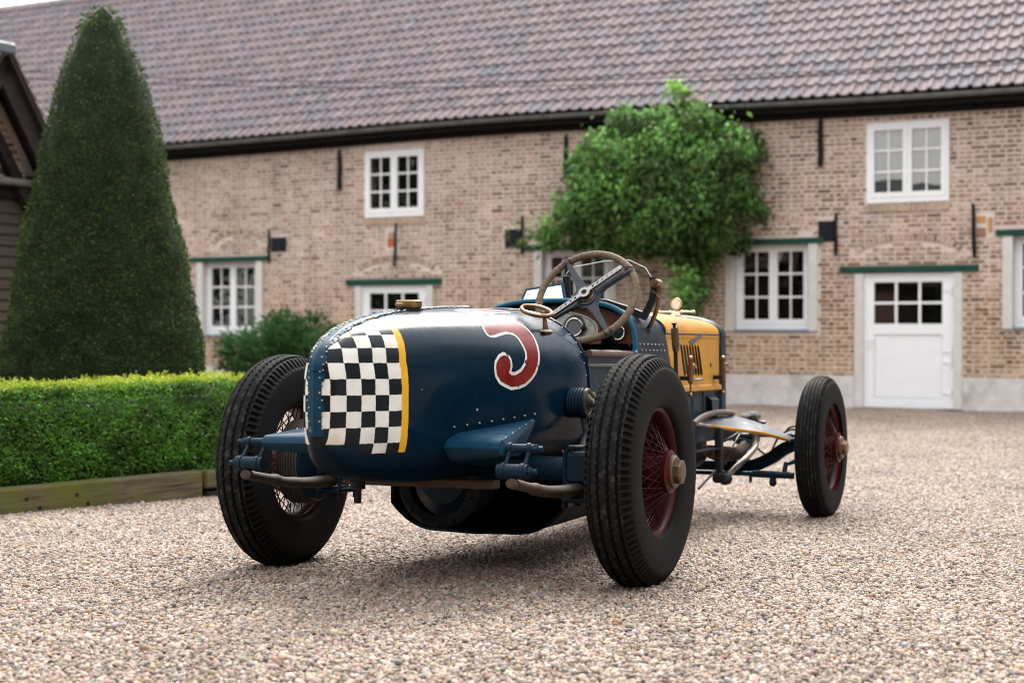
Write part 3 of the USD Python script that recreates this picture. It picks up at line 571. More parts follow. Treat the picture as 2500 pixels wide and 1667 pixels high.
def make_yew():
    r = np.random.default_rng(3); t = thing('yew_topiary', 'tall dark green clipped yew cone behind the low hedge', 'topiary', (-3.02, 11.8, -0.10))
    zz = np.array([0.0, 0.45, 0.78, 1.0, 1.36, 1.74, 2.13, 2.42, 2.77, 2.97, 3.19, 3.36, 3.45, 3.50]); rr = np.array([0.77, 0.77, 0.755, 0.725, 0.655, 0.575, 0.49, 0.44, 0.35, 0.30, 0.215, 0.14, 0.085, 0.02])
    R = PchipInterpolator(zz, rr)
    def surf(th, z): 
        q = np.stack([np.cos(th) * 1.6, np.sin(th) * 1.6, z * 1.5], -1)
        return R(z) * (1 + 0.07 * (meshkit.fbm(q * 1.2, 3, 4) - 0.5) * 2 + 0.05 * (meshkit.fbm(q * 5, 2, 9) - 0.5))
    th, z = np.meshgrid(np.linspace(0, 2 * np.pi, 73), np.linspace(0, 3.49, 70)); q = surf(th, z) - 0.035
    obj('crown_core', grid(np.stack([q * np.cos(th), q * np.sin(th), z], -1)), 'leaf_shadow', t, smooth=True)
    n = 78000; z = 3.5 * (1 - np.sqrt(r.random(n) * 0.995)) ** 0.95; th = r.uniform(0, 2 * np.pi, n)
    keep = (np.cos(th + np.pi / 2 - 0.25) > -0.45) | (r.random(n) < 0.35); z, th = z[keep], th[keep]; n = len(z)
    clump = meshkit.fbm(np.stack([np.cos(th) * 7, np.sin(th) * 7, z * 7], -1), 3, 2)
    rad = surf(th, z) + (clump - 0.5) * 0.07 - r.random(n) * 0.03
    P = np.stack([rad * np.cos(th), rad * np.sin(th), z], 1); out = np.stack([np.cos(th), np.sin(th), np.full(n, 0.45)], 1)
    D = out * 0.7 + unit(r, n) * 0.8 + np.array([0, 0, 0.25]); L = r.uniform(0.016, 0.034, n) * np.where(z > 3.3, 1.7, 1)
    m = leaves(P, D, unit(r, n) + np.array([0, 0, 0.8]), L, L * 0.36, r)
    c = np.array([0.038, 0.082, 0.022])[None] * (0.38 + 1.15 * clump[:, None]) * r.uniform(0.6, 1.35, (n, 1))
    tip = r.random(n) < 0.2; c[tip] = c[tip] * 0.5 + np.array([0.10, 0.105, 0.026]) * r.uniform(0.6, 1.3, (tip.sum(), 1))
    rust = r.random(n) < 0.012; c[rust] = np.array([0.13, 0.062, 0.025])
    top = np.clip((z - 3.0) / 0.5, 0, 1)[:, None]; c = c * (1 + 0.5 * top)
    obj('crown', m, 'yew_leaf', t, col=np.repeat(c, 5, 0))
    obj('trunk', tube([(0, 0, -0.05), (0.02, 0.0, 0.8), (0, 0, 2.6)], [0.09, 0.07, 0.02], 10), 'bark', t, smooth=40)
make_yew()
BA = np.array([-2.007, 10.384]); BD = np.array([0.629, 0.7774]); BN = np.array([-0.7774, 0.629])
def make_bed():
    t = thing('raised_bed', 'mossy timber sleepers edging the hedge bed on the gravel', 'garden bed', (BA[0], BA[1], -0.09), 90 - math.degrees(math.atan2(BD[0], BD[1])))
    # local x along the edge (away), y to the hedge side
    mat('mossy_timber', {'tc': ('texture_coordinate', {}), 'mp': ('mapping', {'scale': (0.7, 9.0, 9.0)}), 'n': ('noise_texture', {'scale': 4.0, 'detail': 7.0, 'roughness': 0.62, 'distortion': 0.6}), 'r': ('rgb_ramp', {'ramp': [(0.28, (0.022, 0.017, 0.011)), (0.5, (0.075, 0.060, 0.036)), (0.75, (0.15, 0.12, 0.078))]}),
        'n2': ('noise_texture', {'scale': 2.6, 'detail': 6.0}), 'mr': ('map_range', {'from_min': 0.40, 'from_max': 0.62, 'to_max': 0.8, 'clamp': True}), 'mx': ('mix_color', {'b': (0.085, 0.090, 0.012)}), 'b': ('bump', {'strength': 0.6, 'distance': 0.006}), 'p': ('principled_bsdf', {'roughness': 0.85, 'specular_ior_level': 0.2})},
        [('tc.object', 'mp.vector'), ('mp.vector', 'n.vector'), ('n.fac', 'r.fac'), ('tc.object', 'n2.vector'), ('n2.fac', 'mr.value'), ('mr.result', 'mx.fac'), ('r.color', 'mx.a'), ('mx.result', 'p.base_color'), ('n.fac', 'b.height'), ('b.normal', 'p.normal')])
    plain('bolt_hole', (0.015, 0.013, 0.012), rough=0.8)
    s1 = obj('sleeper', rbx((-2.55, 0.0, -0.06), (0.0, 0.115, 0.188), 0.014), 'mossy_timber', t)
    obj('sleeper', rbx((-5.2, 0.0, -0.05), (-2.57, 0.115, 0.185), 0.014), 'mossy_timber', t)
    obj('sleeper', rbx((0.035, 0.015, 0.062), (0.95, 0.13, 0.183), 0.012), 'mossy_timber', t, label='short upper sleeper past the joint')
    obj('sleeper', rbx((0.05, 0.03, -0.05), (0.95, 0.14, 0.048), 0.012), 'brown_timber', t, label='dark lower sleeper past the joint')
    obj('end_sleeper', rbx((0.835, 0.145, -0.05), (0.95, 1.6, 0.17), 0.012), 'mossy_timber', t)
    for x, z in ((-1.33, 0.115), (-1.24, 0.055), (-0.98, 0.112), (-0.90, 0.052)): obj('bolt_hole', cyl((x, 0.004, z), (x, -0.0015, z), 0.013, n=12), 'bolt_hole', s1)
    obj('soil', grid(np.array([[(x, y, 0.10 + 0.02 * math.sin(x * 5 + y * 3)) for x in np.linspace(-5.2, 0.83, 24)] for y in np.linspace(0.11, 5.0, 12)])), 'soil', t, smooth=True)
    return t
make_bed()
def make_hedge():
    r = np.random.default_rng(12); ang = 90 - math.degrees(math.atan2(BD[0], BD[1]))
    t = thing('box_hedge', 'low clipped green box hedge with bright yellow green tips along the sleeper edge', 'hedge', (BA[0], BA[1], -0.09), ang)
    x0, x1, y0, y1, z0, z1 = -4.6, 0.72, 0.15, 0.78, 0.10, 0.775
    def off(P): return (meshkit.fbm(P * 3.0, 3, 6) - 0.5) * 0.05 + (meshkit.fbm(P * 11.0, 2, 3) - 0.5) * 0.075
    # core
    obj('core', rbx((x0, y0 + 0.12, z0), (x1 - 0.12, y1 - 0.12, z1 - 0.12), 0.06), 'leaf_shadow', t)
    def face(n, k):
        a, b = r.random(n), r.random(n)
        if k == 'front': P = np.stack([x0 + (x1 - x0) * a, np.full(n, y0), z0 + 0.0 + (z1 - z0) * b], 1); N = np.array([0, -1, 0.12])
        elif k == 'top': P = np.stack([x0 + (x1 - x0) * a, y0 + (y1 - y0) * b, np.full(n, z1 - 0.02)], 1); N = np.array([0, 0, 1.0])
        elif k == 'end': P = np.stack([np.full(n, x1), y0 + (y1 - y0) * a, z0 + (z1 - z0) * b], 1); N = np.array([1.0, 0, 0.12])
        else: P = np.stack([x0 + (x1 - x0) * a, np.full(n, y1), z0 + (z1 - z0) * b], 1); N = np.array([0, 1, 0.12])
        o = off(P); under = np.clip((z0 + 0.14 - P[:, 2]) / 0.14, 0, 1)
        P = P + N * (o - r.random(n) * 0.035 - under * (0.05 if k == 'front' else 0))[:, None]
        # rounded upper edge
        if k == 'front': P[:, 1] += 0.04 * np.clip((P[:, 2] - (z1 - 0.07)) / 0.07, 0, 1) ** 2
        D = N * 0.7 + unit(r, n) * 0.8 + np.array([0, 0, 0.35]); NN = unit(r, n) * 0.7 + N * 0.8 + np.array([0, 0, 0.9])
        L = r.uniform(0.017, 0.032, n)
        ht = P[:, 2]; cl = meshkit.fbm(P * 6.0, 3, 11)
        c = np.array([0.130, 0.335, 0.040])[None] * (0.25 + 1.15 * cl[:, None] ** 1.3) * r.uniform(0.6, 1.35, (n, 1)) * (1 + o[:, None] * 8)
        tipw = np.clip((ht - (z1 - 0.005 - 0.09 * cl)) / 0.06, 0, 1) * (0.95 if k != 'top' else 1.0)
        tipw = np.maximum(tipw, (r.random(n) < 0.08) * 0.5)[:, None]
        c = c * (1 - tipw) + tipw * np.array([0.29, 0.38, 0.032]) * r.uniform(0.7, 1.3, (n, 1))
        return P, D, NN, L, c
    parts = [face(42000, 'front'), face(16000, 'top'), face(3000, 'end'), face(3000, 'back')]
    # sprigs that stick out of the top
    ns = 1500; a = r.random(ns); b = r.random(ns) ** 1.5; base = np.stack([x0 + (x1 - x0) * a, y0 + (y1 - y0) * b, np.full(ns, z1 - 0.02)], 1); base[:, 2] += off(base)
    hgt = r.uniform(0.01, 0.045, ns) * (0.4 + meshkit.fbm(base * 4, 2, 5) * 1.4)
    for q in range(7):
        P = base + np.stack([r.normal(0, 0.004, ns), r.normal(0, 0.004, ns), hgt * (q + 1) / 7], 1); D = unit(r, ns) * 0.8 + np.array([0, 0, 0.6])
        parts.append((P, D, unit(r, ns), r.uniform(0.012, 0.02, ns), np.array([0.38, 0.43, 0.034])[None] * r.uniform(0.75, 1.25, (ns, 1))))
    P, D, N, L, c = [np.concatenate([p[i] for p in parts]) for i in range(5)]
    m = leaves(P, D, N, L, L * 0.62, r, 0.15)
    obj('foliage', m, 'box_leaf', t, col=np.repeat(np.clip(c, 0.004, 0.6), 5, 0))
    st = [tube([(x, 0.45, 0.05), (x + r.normal(0, 0.02), 0.45 + r.normal(0, 0.05), 0.5)], [0.014, 0.006], 5) for x in np.arange(x0 + 0.15, x1, 0.22)]
    obj('stems', cat_(st), 'bark', t)
make_hedge()
def make_shrub():
    r = np.random.default_rng(14); t = thing('shrub', 'loose dark green shrub growing against the farmhouse wall behind the hedge', 'shrub', (-3.38, 24.4, -0.15))
    n0 = 620; P, D, C = [], [], []
    for i in range(n0):
        a = r.uniform(0, 2 * np.pi); q = math.sqrt(r.random()); x, y = 1.08 * q * math.cos(a), 0.5 * q * math.sin(a); top = (1.30 - 0.5 * abs(x) ** 1.4 + 0.25 * (meshkit.noise(np.array([x * 3, y * 3, 0.0])) - 0.5))
        z = r.uniform(0.12, 1.0) * top; k = 22; p = np.array([x, y, z]) + r.normal(0, 0.075, (k, 3)); P.append(p); D.append(unit(r, k) + np.array([x, y - 0.4, 0.9])); C.append(np.array([0.042, 0.115, 0.030])[None] * r.uniform(0.5, 1.6) * r.uniform(0.7, 1.3, (k, 1)))
    P, D, C = np.vstack(P), np.vstack(D), np.vstack(C); L = r.uniform(0.06, 0.12, len(P))
    obj('foliage', leaves(P, D, unit(r, len(P)) + np.array([0, -0.4, 0.5]), L, L * 0.36, r), 'vine_leaf', t, col=np.repeat(C, 5, 0))
    obj('stem', cat_([tube([(0, 0, 0), (0.25 * math.cos(a), 0.15 * math.sin(a), 0.5), (0.6 * math.cos(a), 0.3 * math.sin(a), 1.05)], [0.03, 0.018, 0.006], 6) for a in np.arange(0, 6.28, 0.7)]), 'bark', t, smooth=40)
make_shrub()
def make_wall_tree():
    r = np.random.default_rng(16)
    t = thing('wall_tree', 'leafy green climbing tree trained up the middle of the farmhouse wall to the gutter', 'tree', (5.6026, 23.0, -0.15), -PSI)
    poly = Polygon([(-5.42, 2.75), (-5.33, 3.15), (-5.14, 3.66), (-5.0, 3.98), (-4.8, 4.2), (-4.66, 4.1), (-4.28, 4.43), (-4.08, 4.5), (-3.74, 4.42), (-3.36, 4.5), (-3.25, 4.92), (-3.12, 4.88), (-3.02, 4.5), (-2.7, 4.58), (-2.55, 4.5), (-2.6, 4.22), (-2.38, 4.24), (-2.14, 4.15), (-1.95, 3.9), (-2.04, 3.56), (-2.12, 3.27), (-1.98, 2.96), (-2.06, 2.62), (-2.3, 2.42), (-2.6, 2.3), (-2.85, 2.15), (-3.0, 2.05), (-3.3, 2.15), (-3.7, 2.22), (-4.1, 2.3), (-4.9, 2.36), (-5.15, 2.46), (-5.3, 2.6)]).buffer(-0.04)
    from shapely import contains_xy, Point
    cu, cz = [], []
    while len(cu) < 250:
        u, z = r.uniform(-5.5, -1.85), r.uniform(1.6, 5.0)
        if contains_xy(poly, u, z): cu.append(u); cz.append(z)
    for k in range(6): cu.append(r.uniform(-5.9, -5.35)); cz.append(2.68 + r.normal(0, 0.05))
    for k in range(8): cu.append(r.uniform(-3.1, -2.85)); cz.append(r.uniform(1.55, 2.0))
    cu, cz = np.array(cu), np.array(cz); dist = np.array([max(poly.exterior.distance(Point(a, b)), 0.0) for a, b in zip(cu, cz)])
    thick = np.minimum(0.12 + 1.15 * np.sqrt(np.minimum(dist, 0.7)), 1.05); f = r.random(len(cu)) ** 0.45
    cy = -0.10 - thick * f * 0.95 - 0.28 * (cz > 4.25)
    P, D, C = [], [], []
    for u, y, z, ff, ds in zip(cu, cy, cz, f, dist):
        k = int(r.integers(60, 105)); s = 0.125 if ds > 0.14 else 0.065
        p = np.array([u, y, z]) + np.stack([r.normal(0, s, k), r.normal(0, s * 0.8, k), r.normal(-0.02, s * 1.15, k)], 1); p[:, 1] = np.minimum(p[:, 1], -0.05)
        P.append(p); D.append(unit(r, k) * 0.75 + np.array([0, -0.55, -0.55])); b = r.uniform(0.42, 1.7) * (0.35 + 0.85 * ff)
        zt = np.clip((p[:, 2:3] - z) / (2 * s), -1, 1); c = np.array([0.098, 0.215, 0.050])[None] * b * (1 + 0.55 * zt) * r.uniform(0.7, 1.35, (k, 1)); y_ = r.random(k) < 0.14; c[y_] = c[y_] * 0.6 + np.array([0.12, 0.14, 0.02])  # lit clump tops and shaded gaps put into the leaf colour
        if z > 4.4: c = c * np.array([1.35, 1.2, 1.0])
        C.append(c)
    P, D, C = np.vstack(P), np.vstack(D), np.vstack(C); L = r.uniform(0.07, 0.125, len(P))
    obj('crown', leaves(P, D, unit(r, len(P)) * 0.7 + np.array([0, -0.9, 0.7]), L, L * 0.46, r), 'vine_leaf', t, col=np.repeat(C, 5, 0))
    obj('trunk', tube(smoothpath([(-3.33, -0.22, -0.05), (-3.30, -0.22, 0.6), (-3.27, -0.20, 1.3), (-3.30, -0.2, 2.0), (-3.36, -0.2, 2.6)], 16), np.linspace(0.085, 0.055, 16), 10), 'bark', t, smooth=40)
    for ex, ez in ((-4.9, 2.5), (-4.7, 3.4), (-4.0, 4.3), (-3.1, 4.5), (-2.4, 4.1), (-2.2, 2.9), (-5.9, 2.68)):
        obj('branch', tube(smoothpath([(-3.34, -0.2, 2.2), ((-3.34 + ex) / 2, -0.35, (2.3 + ez) / 2 + 0.1), (ex, -0.3, ez)], 12), np.linspace(0.04, 0.012, 12), 7), 'bark', t, smooth=40)
make_wall_tree()
# overhead wires in front of the roof
def wire(p0, p1, sag, label):
    t = np.linspace(0, 1, 40)[:, None]; P = np.array(p0) * (1 - t) + np.array(p1) * t; P[:, 2] -= sag * 4 * t[:, 0] * (1 - t[:, 0])
    obj('overhead_wire', tube(P, 0.007, 5), 'black_iron', smooth=True, label=label, cat='wire', group=None)
wire((-9.5, 24.5, 5.07), (9.2, 18.6, 4.42), 0.42, 'upper of two thin wires strung across in front of the tiled roof')
wire((-9.5, 24.5, 4.95), (9.2, 18.6, 4.36), 0.40, 'lower of two thin wires strung across in front of the tiled roof')
# low barn mirrored in the panes; long barn and trees added to block sky
def make_far_side():
    for k, (x, y, rz, w, d, h, rh, lab) in enumerate(((-24, -7, 62, 22, 8, 2.5, 2.8, 'low dark roofed barn behind the camera on the far left of the yard'), (10, -16, -8, 30, 9, 3.2, 4.6, 'long brown roofed barn added across the yard behind the camera to block sky'))):
        b = thing('yard_barn', lab, 'barn', (x, y, 0.0), rz)
        obj('wall', bx((-w / 2, -d / 2, -0.1), (w / 2, d / 2, h)), 'dull_brick', b)
        p = Polygon([(-d / 2 - 0.4, h - 0.1), (d / 2 + 0.4, h - 0.1), (0, h + rh)]); obj('roof', extr(p, w + 0.6, [(0, 1, 0), (0, 0, 1), (1, 0, 0)], (-w / 2 - 0.3, 0, 0)), 'barn_tiles', b)
        for q in range(4): obj('door', rbx((-w / 2 + 2 + q * w / 4.5, -d / 2 - 0.04, 0), (-w / 2 + 3.6 + q * w / 4.5, d / 2 + 0.04, 2.1), 0.01), 'brown_timber', b)
    r = np.random.default_rng(19)
    for k, (x, y, s, lab) in enumerate(((-12.5, 20.5, 1.5, 'added dense tree behind the left barn out of view'), (-15.5, 26.0, 1.5, 'added dense tree past the end of the farmhouse out of view'), (-11.5, 12.0, 1.1, 'added round dark tree left of the yew out of view'), (-15.5, -9.0, 1.25, 'added broad tree behind the camera on the left'), (-3.5, -9.5, 1.7, 'added tall tree behind the camera near the long barn'), (2.5, -8.0, 1.6, 'added tall tree directly behind the camera'), (-9.5, -3.0, 1.5, 'added tall tree behind the camera beyond the hedge'), (11.0, 4.0, 1.5, 'added dense tree to the right of the camera'), (12.5, 11.0, 1.7, 'added dense tree right of the car out of view'), (17.0, 15.5, 1.8, 'added dense tree at the right-hand end of the farmhouse'), (7.5, -5, 1.7, 'added tree on the right behind the camera'))):
        t = thing('yard_tree', lab, 'tree', (x, y, -0.1))
        n0 = 260; c0 = unit(r, n0) * (r.random((n0, 1)) ** 0.4) * np.array([2.2, 2.2, 2.7]) * s + np.array([0, 0, 2.75 * s])
        P = (c0[:, None] + r.normal(0, 0.3, (n0, 22, 3))).reshape(-1, 3); L = r.uniform(0.2, 0.36, len(P))
        obj('crown', leaves(P, unit(r, len(P)), unit(r, len(P)), L, L * 0.6, r), 'vine_leaf', t, col=np.repeat(np.array([0.04, 0.075, 0.025])[None] * r.uniform(0.6, 1.3, (len(P), 1)), 5, 0))
        obj('trunk', tube([(0, 0, 0), (0.05, 0, 2.0 * s), (0, 0, 4.2 * s)], [0.22, 0.16, 0.05], 9), 'bark', t, smooth=40)
plain('dull_brick', (0.20, 0.13, 0.10), rough=0.9, var=0.3, scale=3.0)
make_far_side()

# ---------------------------------------------------------------- race car: tail surface (x forward, y left, z up; rear axle at x = 0)
_W = PchipInterpolator(np.sqrt(np.array([-1.15, -1.13, -1.10, -1.05, -0.95, -0.785, -0.5, -0.2, 0.1, 0.37, 0.6]) + 1.15), [0.0, 0.045, 0.072, 0.102, 0.150, 0.210, 0.294, 0.368, 0.419, 0.452, 0.456])
_T = PchipInterpolator([-1.15, -1.146, -1.138, -1.105, -1.03, -0.92, -0.75, -0.59, -0.377, -0.05, 0.37, 0.6], [0.86, 0.885, 0.905, 0.944, 0.983, 1.026, 1.062, 1.085, 1.103, 1.121, 1.127, 1.127])
_B = PchipInterpolator([-1.15, -1.146, -1.13, -1.10, -1.04, -0.93, -0.75, -0.5, 0.6], [0.66, 0.635, 0.60, 0.56, 0.515, 0.475, 0.448, 0.432, 0.43])
ZC = 0.775; NU, NL = 2.5, 3.4
def bwid(X):
    return _W(np.sqrt(np.maximum(np.asarray(X, float) + 1.15, 0)))
def bsec(X, th):
    """point of the section at X; th 0 = crown, pi = keel, on the right-hand side (y < 0) for th > 0"""
    X, th = np.broadcast_arrays(np.asarray(X, float), np.asarray(th, float)); a = np.abs(th); up = a <= np.pi / 2
    n = np.where(up, NU, NL); h = np.where(up, _T(X) - ZC, ZC - _B(X))
    y = bwid(X) * np.abs(np.sin(a)) ** (2 / n); z = ZC + np.sign(np.cos(a)) * h * np.abs(np.cos(a)) ** (2 / n)
    return np.stack([X, -np.sign(th) * y, z], -1)
_TH = np.linspace(0, np.pi / 2, 240)
def barc(X):
    """arc length from the crown along the section, at the angles _TH"""
    p = bsec(np.full(len(_TH), X), _TH); return np.r_[0, np.cumsum(np.linalg.norm(np.diff(p, axis=0), axis=1))]
def bpoint(X, s, side=1, off=0.0):
    """surface points at stations X and arc lengths s from the crown"""
    out = []
    for x, q in zip(X, s):
        L = barc(x)
        if q <= L[-1]: th = np.interp(q, L, _TH); out.append(bsec(x, side * th))
        else:
            p = bsec(x, side * np.pi / 2); zz = p[2] - (q - L[-1]); h = ZC - _B(x)
            p = p.copy(); p[2] = zz; p[1] = -side * bwid(x) * max(1 - (min(max((ZC - zz) / h, 0), 1)) ** NL, 0) ** (1 / NL); out.append(p)
    P = np.array(out)
    if off:
        e = 1e-3; X = np.asarray(X); s = np.asarray(s)
        a = bpoint(X + e, s, side) - bpoint(X - e, s, side); b = bpoint(X, s + e, side) - bpoint(X, np.maximum(s - e, 0), side)
        n = np.cross(a, b); n /= np.linalg.norm(n, axis=1, keepdims=True) + 1e-12; n *= np.sign((n * (P - np.array([0, 0, ZC]) * 1.0 - np.stack([X, 0 * X, 0 * X], 1))).sum(1, keepdims=True)); P = P + n * off
    return P

# ---------------------------------------------------------------- car materials
def chipped(name, c, chip, thr=0.66, rough=0.28, coat=0.5, var=0.12, scale=9.0, fine=60.0, streak=None):
    c = np.array(c, float)
    nd = {'tc': ('texture_coordinate', {}), 'n': ('noise_texture', {'scale': scale, 'detail': 5.0}), 'r': ('rgb_ramp', {'ramp': [(0.3, tuple(c * (1 - var))), (0.7, tuple(c * (1 + var)))]}),
          'n2': ('noise_texture', {'scale': fine * 0.22, 'detail': 9.0, 'roughness': 0.72}), 'm': ('map_range', {'from_min': thr, 'from_max': thr + 0.015, 'clamp': True}), 'mx': ('mix_color', {'b': chip}),
          'rr': ('map_range', {'from_min': 0.3, 'from_max': 0.7, 'to_min': max(rough - 0.08, 0.03), 'to_max': rough + 0.1}), 'p': ('principled_bsdf', {'coat_weight': coat * 0.16, 'coat_roughness': 0.12, 'specular_ior_level': 0.12})}
    ln = [('tc.object', 'n.vector'), ('n.fac', 'r.fac'), ('tc.object', 'n2.vector'), ('n2.fac', 'm.value'), ('m.result', 'mx.fac'), ('r.color', 'mx.a'), ('n2.fac', 'rr.value'), ('rr.result', 'p.roughness'), ('mx.result', 'p.base_color')]
    mat(name, nd, ln)
BLUE = (0.0005, 0.0066, 0.0145)
chipped('car_blue', BLUE, (0.06, 0.065, 0.07), thr=0.70)
chipped('strip_blue_lit', (0.004, 0.028, 0.052), (0.12, 0.13, 0.14), thr=0.67)  # body blue with the light the strip reflects put into the colour
chipped('frame_blue', (0.004, 0.014, 0.025), (0.07, 0.06, 0.05), thr=0.64, rough=0.4, coat=0.2)
chipped('cowl_blue', (0.009, 0.017, 0.026), (0.10, 0.09, 0.08), thr=0.66, rough=0.36, coat=0.3)
chipped('rim_blue', (0.012, 0.075, 0.13), (0.10, 0.14, 0.17), thr=0.66, rough=0.3)
chipped('bonnet_yellow', (0.43, 0.20, 0.024), (0.12, 0.12, 0.13), thr=0.645, rough=0.33, coat=0.35, var=0.16, scale=5.0)
chipped('maroon', (0.036, 0.0045, 0.0055), (0.03, 0.01, 0.01), thr=0.68, rough=0.3, coat=0.3)
chipped('number_red', (0.13, 0.008, 0.006), BLUE, thr=0.625, rough=0.3, coat=0.35, var=0.3, scale=14.0, fine=90.0)
chipped('number_white', (0.55, 0.535, 0.50), BLUE, thr=0.585, rough=0.35, coat=0.3, fine=150.0)
plain('brass', (0.30, 0.185, 0.10), rough=0.34, metal=1.0, var=0.3, scale=18.0, dirt=(0.13, 0.08, 0.045), dirt_at=(0.45, 0.7))
plain('pale_brass', (0.62, 0.47, 0.28), rough=0.36, metal=1.0, var=0.2, scale=22.0)
plain('worn_nut', (0.30, 0.24, 0.17), rough=0.38, metal=0.9, var=0.3, scale=26.0)
plain('aluminium', (0.62, 0.60, 0.57), rough=0.38, metal=0.85, var=0.12, scale=25.0)
plain('olive_metal', (0.10, 0.10, 0.085), rough=0.5, metal=0.5, var=0.25)
plain('chrome', (0.75, 0.75, 0.74), rough=0.1, metal=1.0, var=0.04)
plain('grey_steel', (0.30, 0.28, 0.28), rough=0.42, metal=0.9, var=0.2, scale=30.0)
plain('polished_rod', (0.20, 0.18, 0.155), rough=0.35, metal=0.9, var=0.35, scale=10.0)
plain('black_metal', (0.012, 0.013, 0.015), rough=0.45, var=0.3)
plain('spoke_black', (0.022, 0.026, 0.034), rough=0.32, var=0.25, coat=0.3)
plain('pan_black', (0.008, 0.009, 0.011), rough=0.6, var=0.3)
plain('gauge_face', (0.014, 0.016, 0.018), rough=0.25, var=0.2)
plain('gauge_glass', (0.17, 0.18, 0.20), rough=0.12, var=0.2, scale=25)
plain('gauge_mark', (0.5, 0.48, 0.42), rough=0.6)
plain('mirror_glass', (0.9, 0.9, 0.9), rough=0.02, metal=1.0, var=0.01)
plain('pipe_lagging', (0.11, 0.08, 0.068), rough=0.55, var=0.25, scale=24, bump=0.002)
plain('rail_hide', (0.055, 0.030, 0.024), rough=0.35, var=0.4, scale=15, spec=0.5)
plain('hide', (0.045, 0.025, 0.018), rough=0.5, var=0.3)
mat('wood_dash', {'tc': ('texture_coordinate', {}), 'mp': ('mapping', {'scale': (2.0, 1.2, 14.0)}), 'n': ('noise_texture', {'scale': 6.0, 'detail': 6.0, 'distortion': 0.8}), 'r': ('rgb_ramp', {'ramp': [(0.25, (0.055, 0.018, 0.008)), (0.55, (0.14, 0.048, 0.022)), (0.8, (0.22, 0.085, 0.04))]}), 'p': ('principled_bsdf', {'roughness': 0.35, 'coat_weight': 0.3})},
    [('tc.object', 'mp.vector'), ('mp.vector', 'n.vector'), ('n.fac', 'r.fac'), ('r.color', 'p.base_color')])
def wrapped(name, c0, c1, freq):
    mat(name, {'a': ('attribute', {'attribute': 'st'}), 'sx': ('separate_xyz', {}), 'w': ('math', {'math_type': 'multiply', 'value2': freq}), 'wn': ('noise_texture', {'dimensions': '1D', 'scale': 1.0, 'detail': 3.0, 'roughness': 0.7}), 'tc': ('texture_coordinate', {}), 'n': ('noise_texture', {'scale': 55.0, 'detail': 6.0}),
        'ad': ('math', {'math_type': 'multiply_add', 'value2': 0.5}), 'hf': ('math', {'math_type': 'multiply', 'value2': 0.5}), 'r': ('rgb_ramp', {'ramp': [(0.3, c0), (0.7, c1)]}), 'b': ('bump', {'strength': 0.8, 'distance': 0.003}), 'p': ('principled_bsdf', {'roughness': 0.72, 'specular_ior_level': 0.3})},
        [('a.vector', 'sx.vector'), ('sx.x', 'w.value1'), ('w.value', 'wn.w'), ('tc.object', 'n.vector'), ('n.fac', 'hf.value1'), ('wn.fac', 'ad.value1'), ('hf.value', 'ad.value3'), ('ad.value', 'r.fac'), ('r.color', 'p.base_color'), ('wn.fac', 'b.height'), ('b.normal', 'p.normal')])
plain('leather_gaiter_plain', (0.10, 0.065, 0.04), rough=0.7, var=0.3)
plain('edge_glass', (0.72, 0.78, 0.76), rough=0.15, var=0.05)
plain('rim_dark', (0.008, 0.03, 0.04), rough=0.35, var=0.2)
wrapped('leather_rim', (0.055, 0.037, 0.024), (0.165, 0.118, 0.078), 95.0)
wrapped('leather_gaiter', (0.022, 0.014, 0.009), (0.062, 0.040, 0.025), 60.0)
# rubber: dusty raised tread with sky sheen painted in, shade painted into the grooves
mat('rubber', {'a': ('attribute', {'attribute': 'col'}), 'sp': ('separate_color', {}), 'tc': ('texture_coordinate', {}), 'n': ('noise_texture', {'scale': 28.0, 'detail': 8.0, 'roughness': 0.7}), 'n2': ('noise_texture', {'scale': 330.0, 'detail': 2.0}), 'mr': ('map_range', {'from_min': 0.70, 'from_max': 0.82, 'to_max': 0.5, 'clamp': True}),
    'mul': ('math', {'math_type': 'multiply'}), 'r': ('rgb_ramp', {'ramp': [(0.0, (0.0025, 0.0025, 0.0025)), (0.5, (0.0075, 0.0075, 0.008)), (1.0, (0.098, 0.097, 0.100))]}), 'mx': ('mix_color', {'b': (0.25, 0.23, 0.21)}), 'm2': ('math', {'math_type': 'multiply'}), 'rr': ('map_range', {'to_min': 0.5, 'to_max': 0.85}), 'p': ('principled_bsdf', {'specular_ior_level': 0.10})},
    [('a.color', 'sp.color'), ('tc.object', 'n.vector'), ('tc.object', 'n2.vector'), ('sp.r', 'mul.value1'), ('n.fac', 'mul.value2'), ('mul.value', 'r.fac'), ('n2.fac', 'mr.value'), ('mr.result', 'm2.value1'), ('sp.r', 'm2.value2'), ('m2.value', 'mx.fac'), ('r.color', 'mx.a'), ('mx.result', 'p.base_color'), ('sp.r', 'rr.value'), ('rr.result', 'p.roughness')])
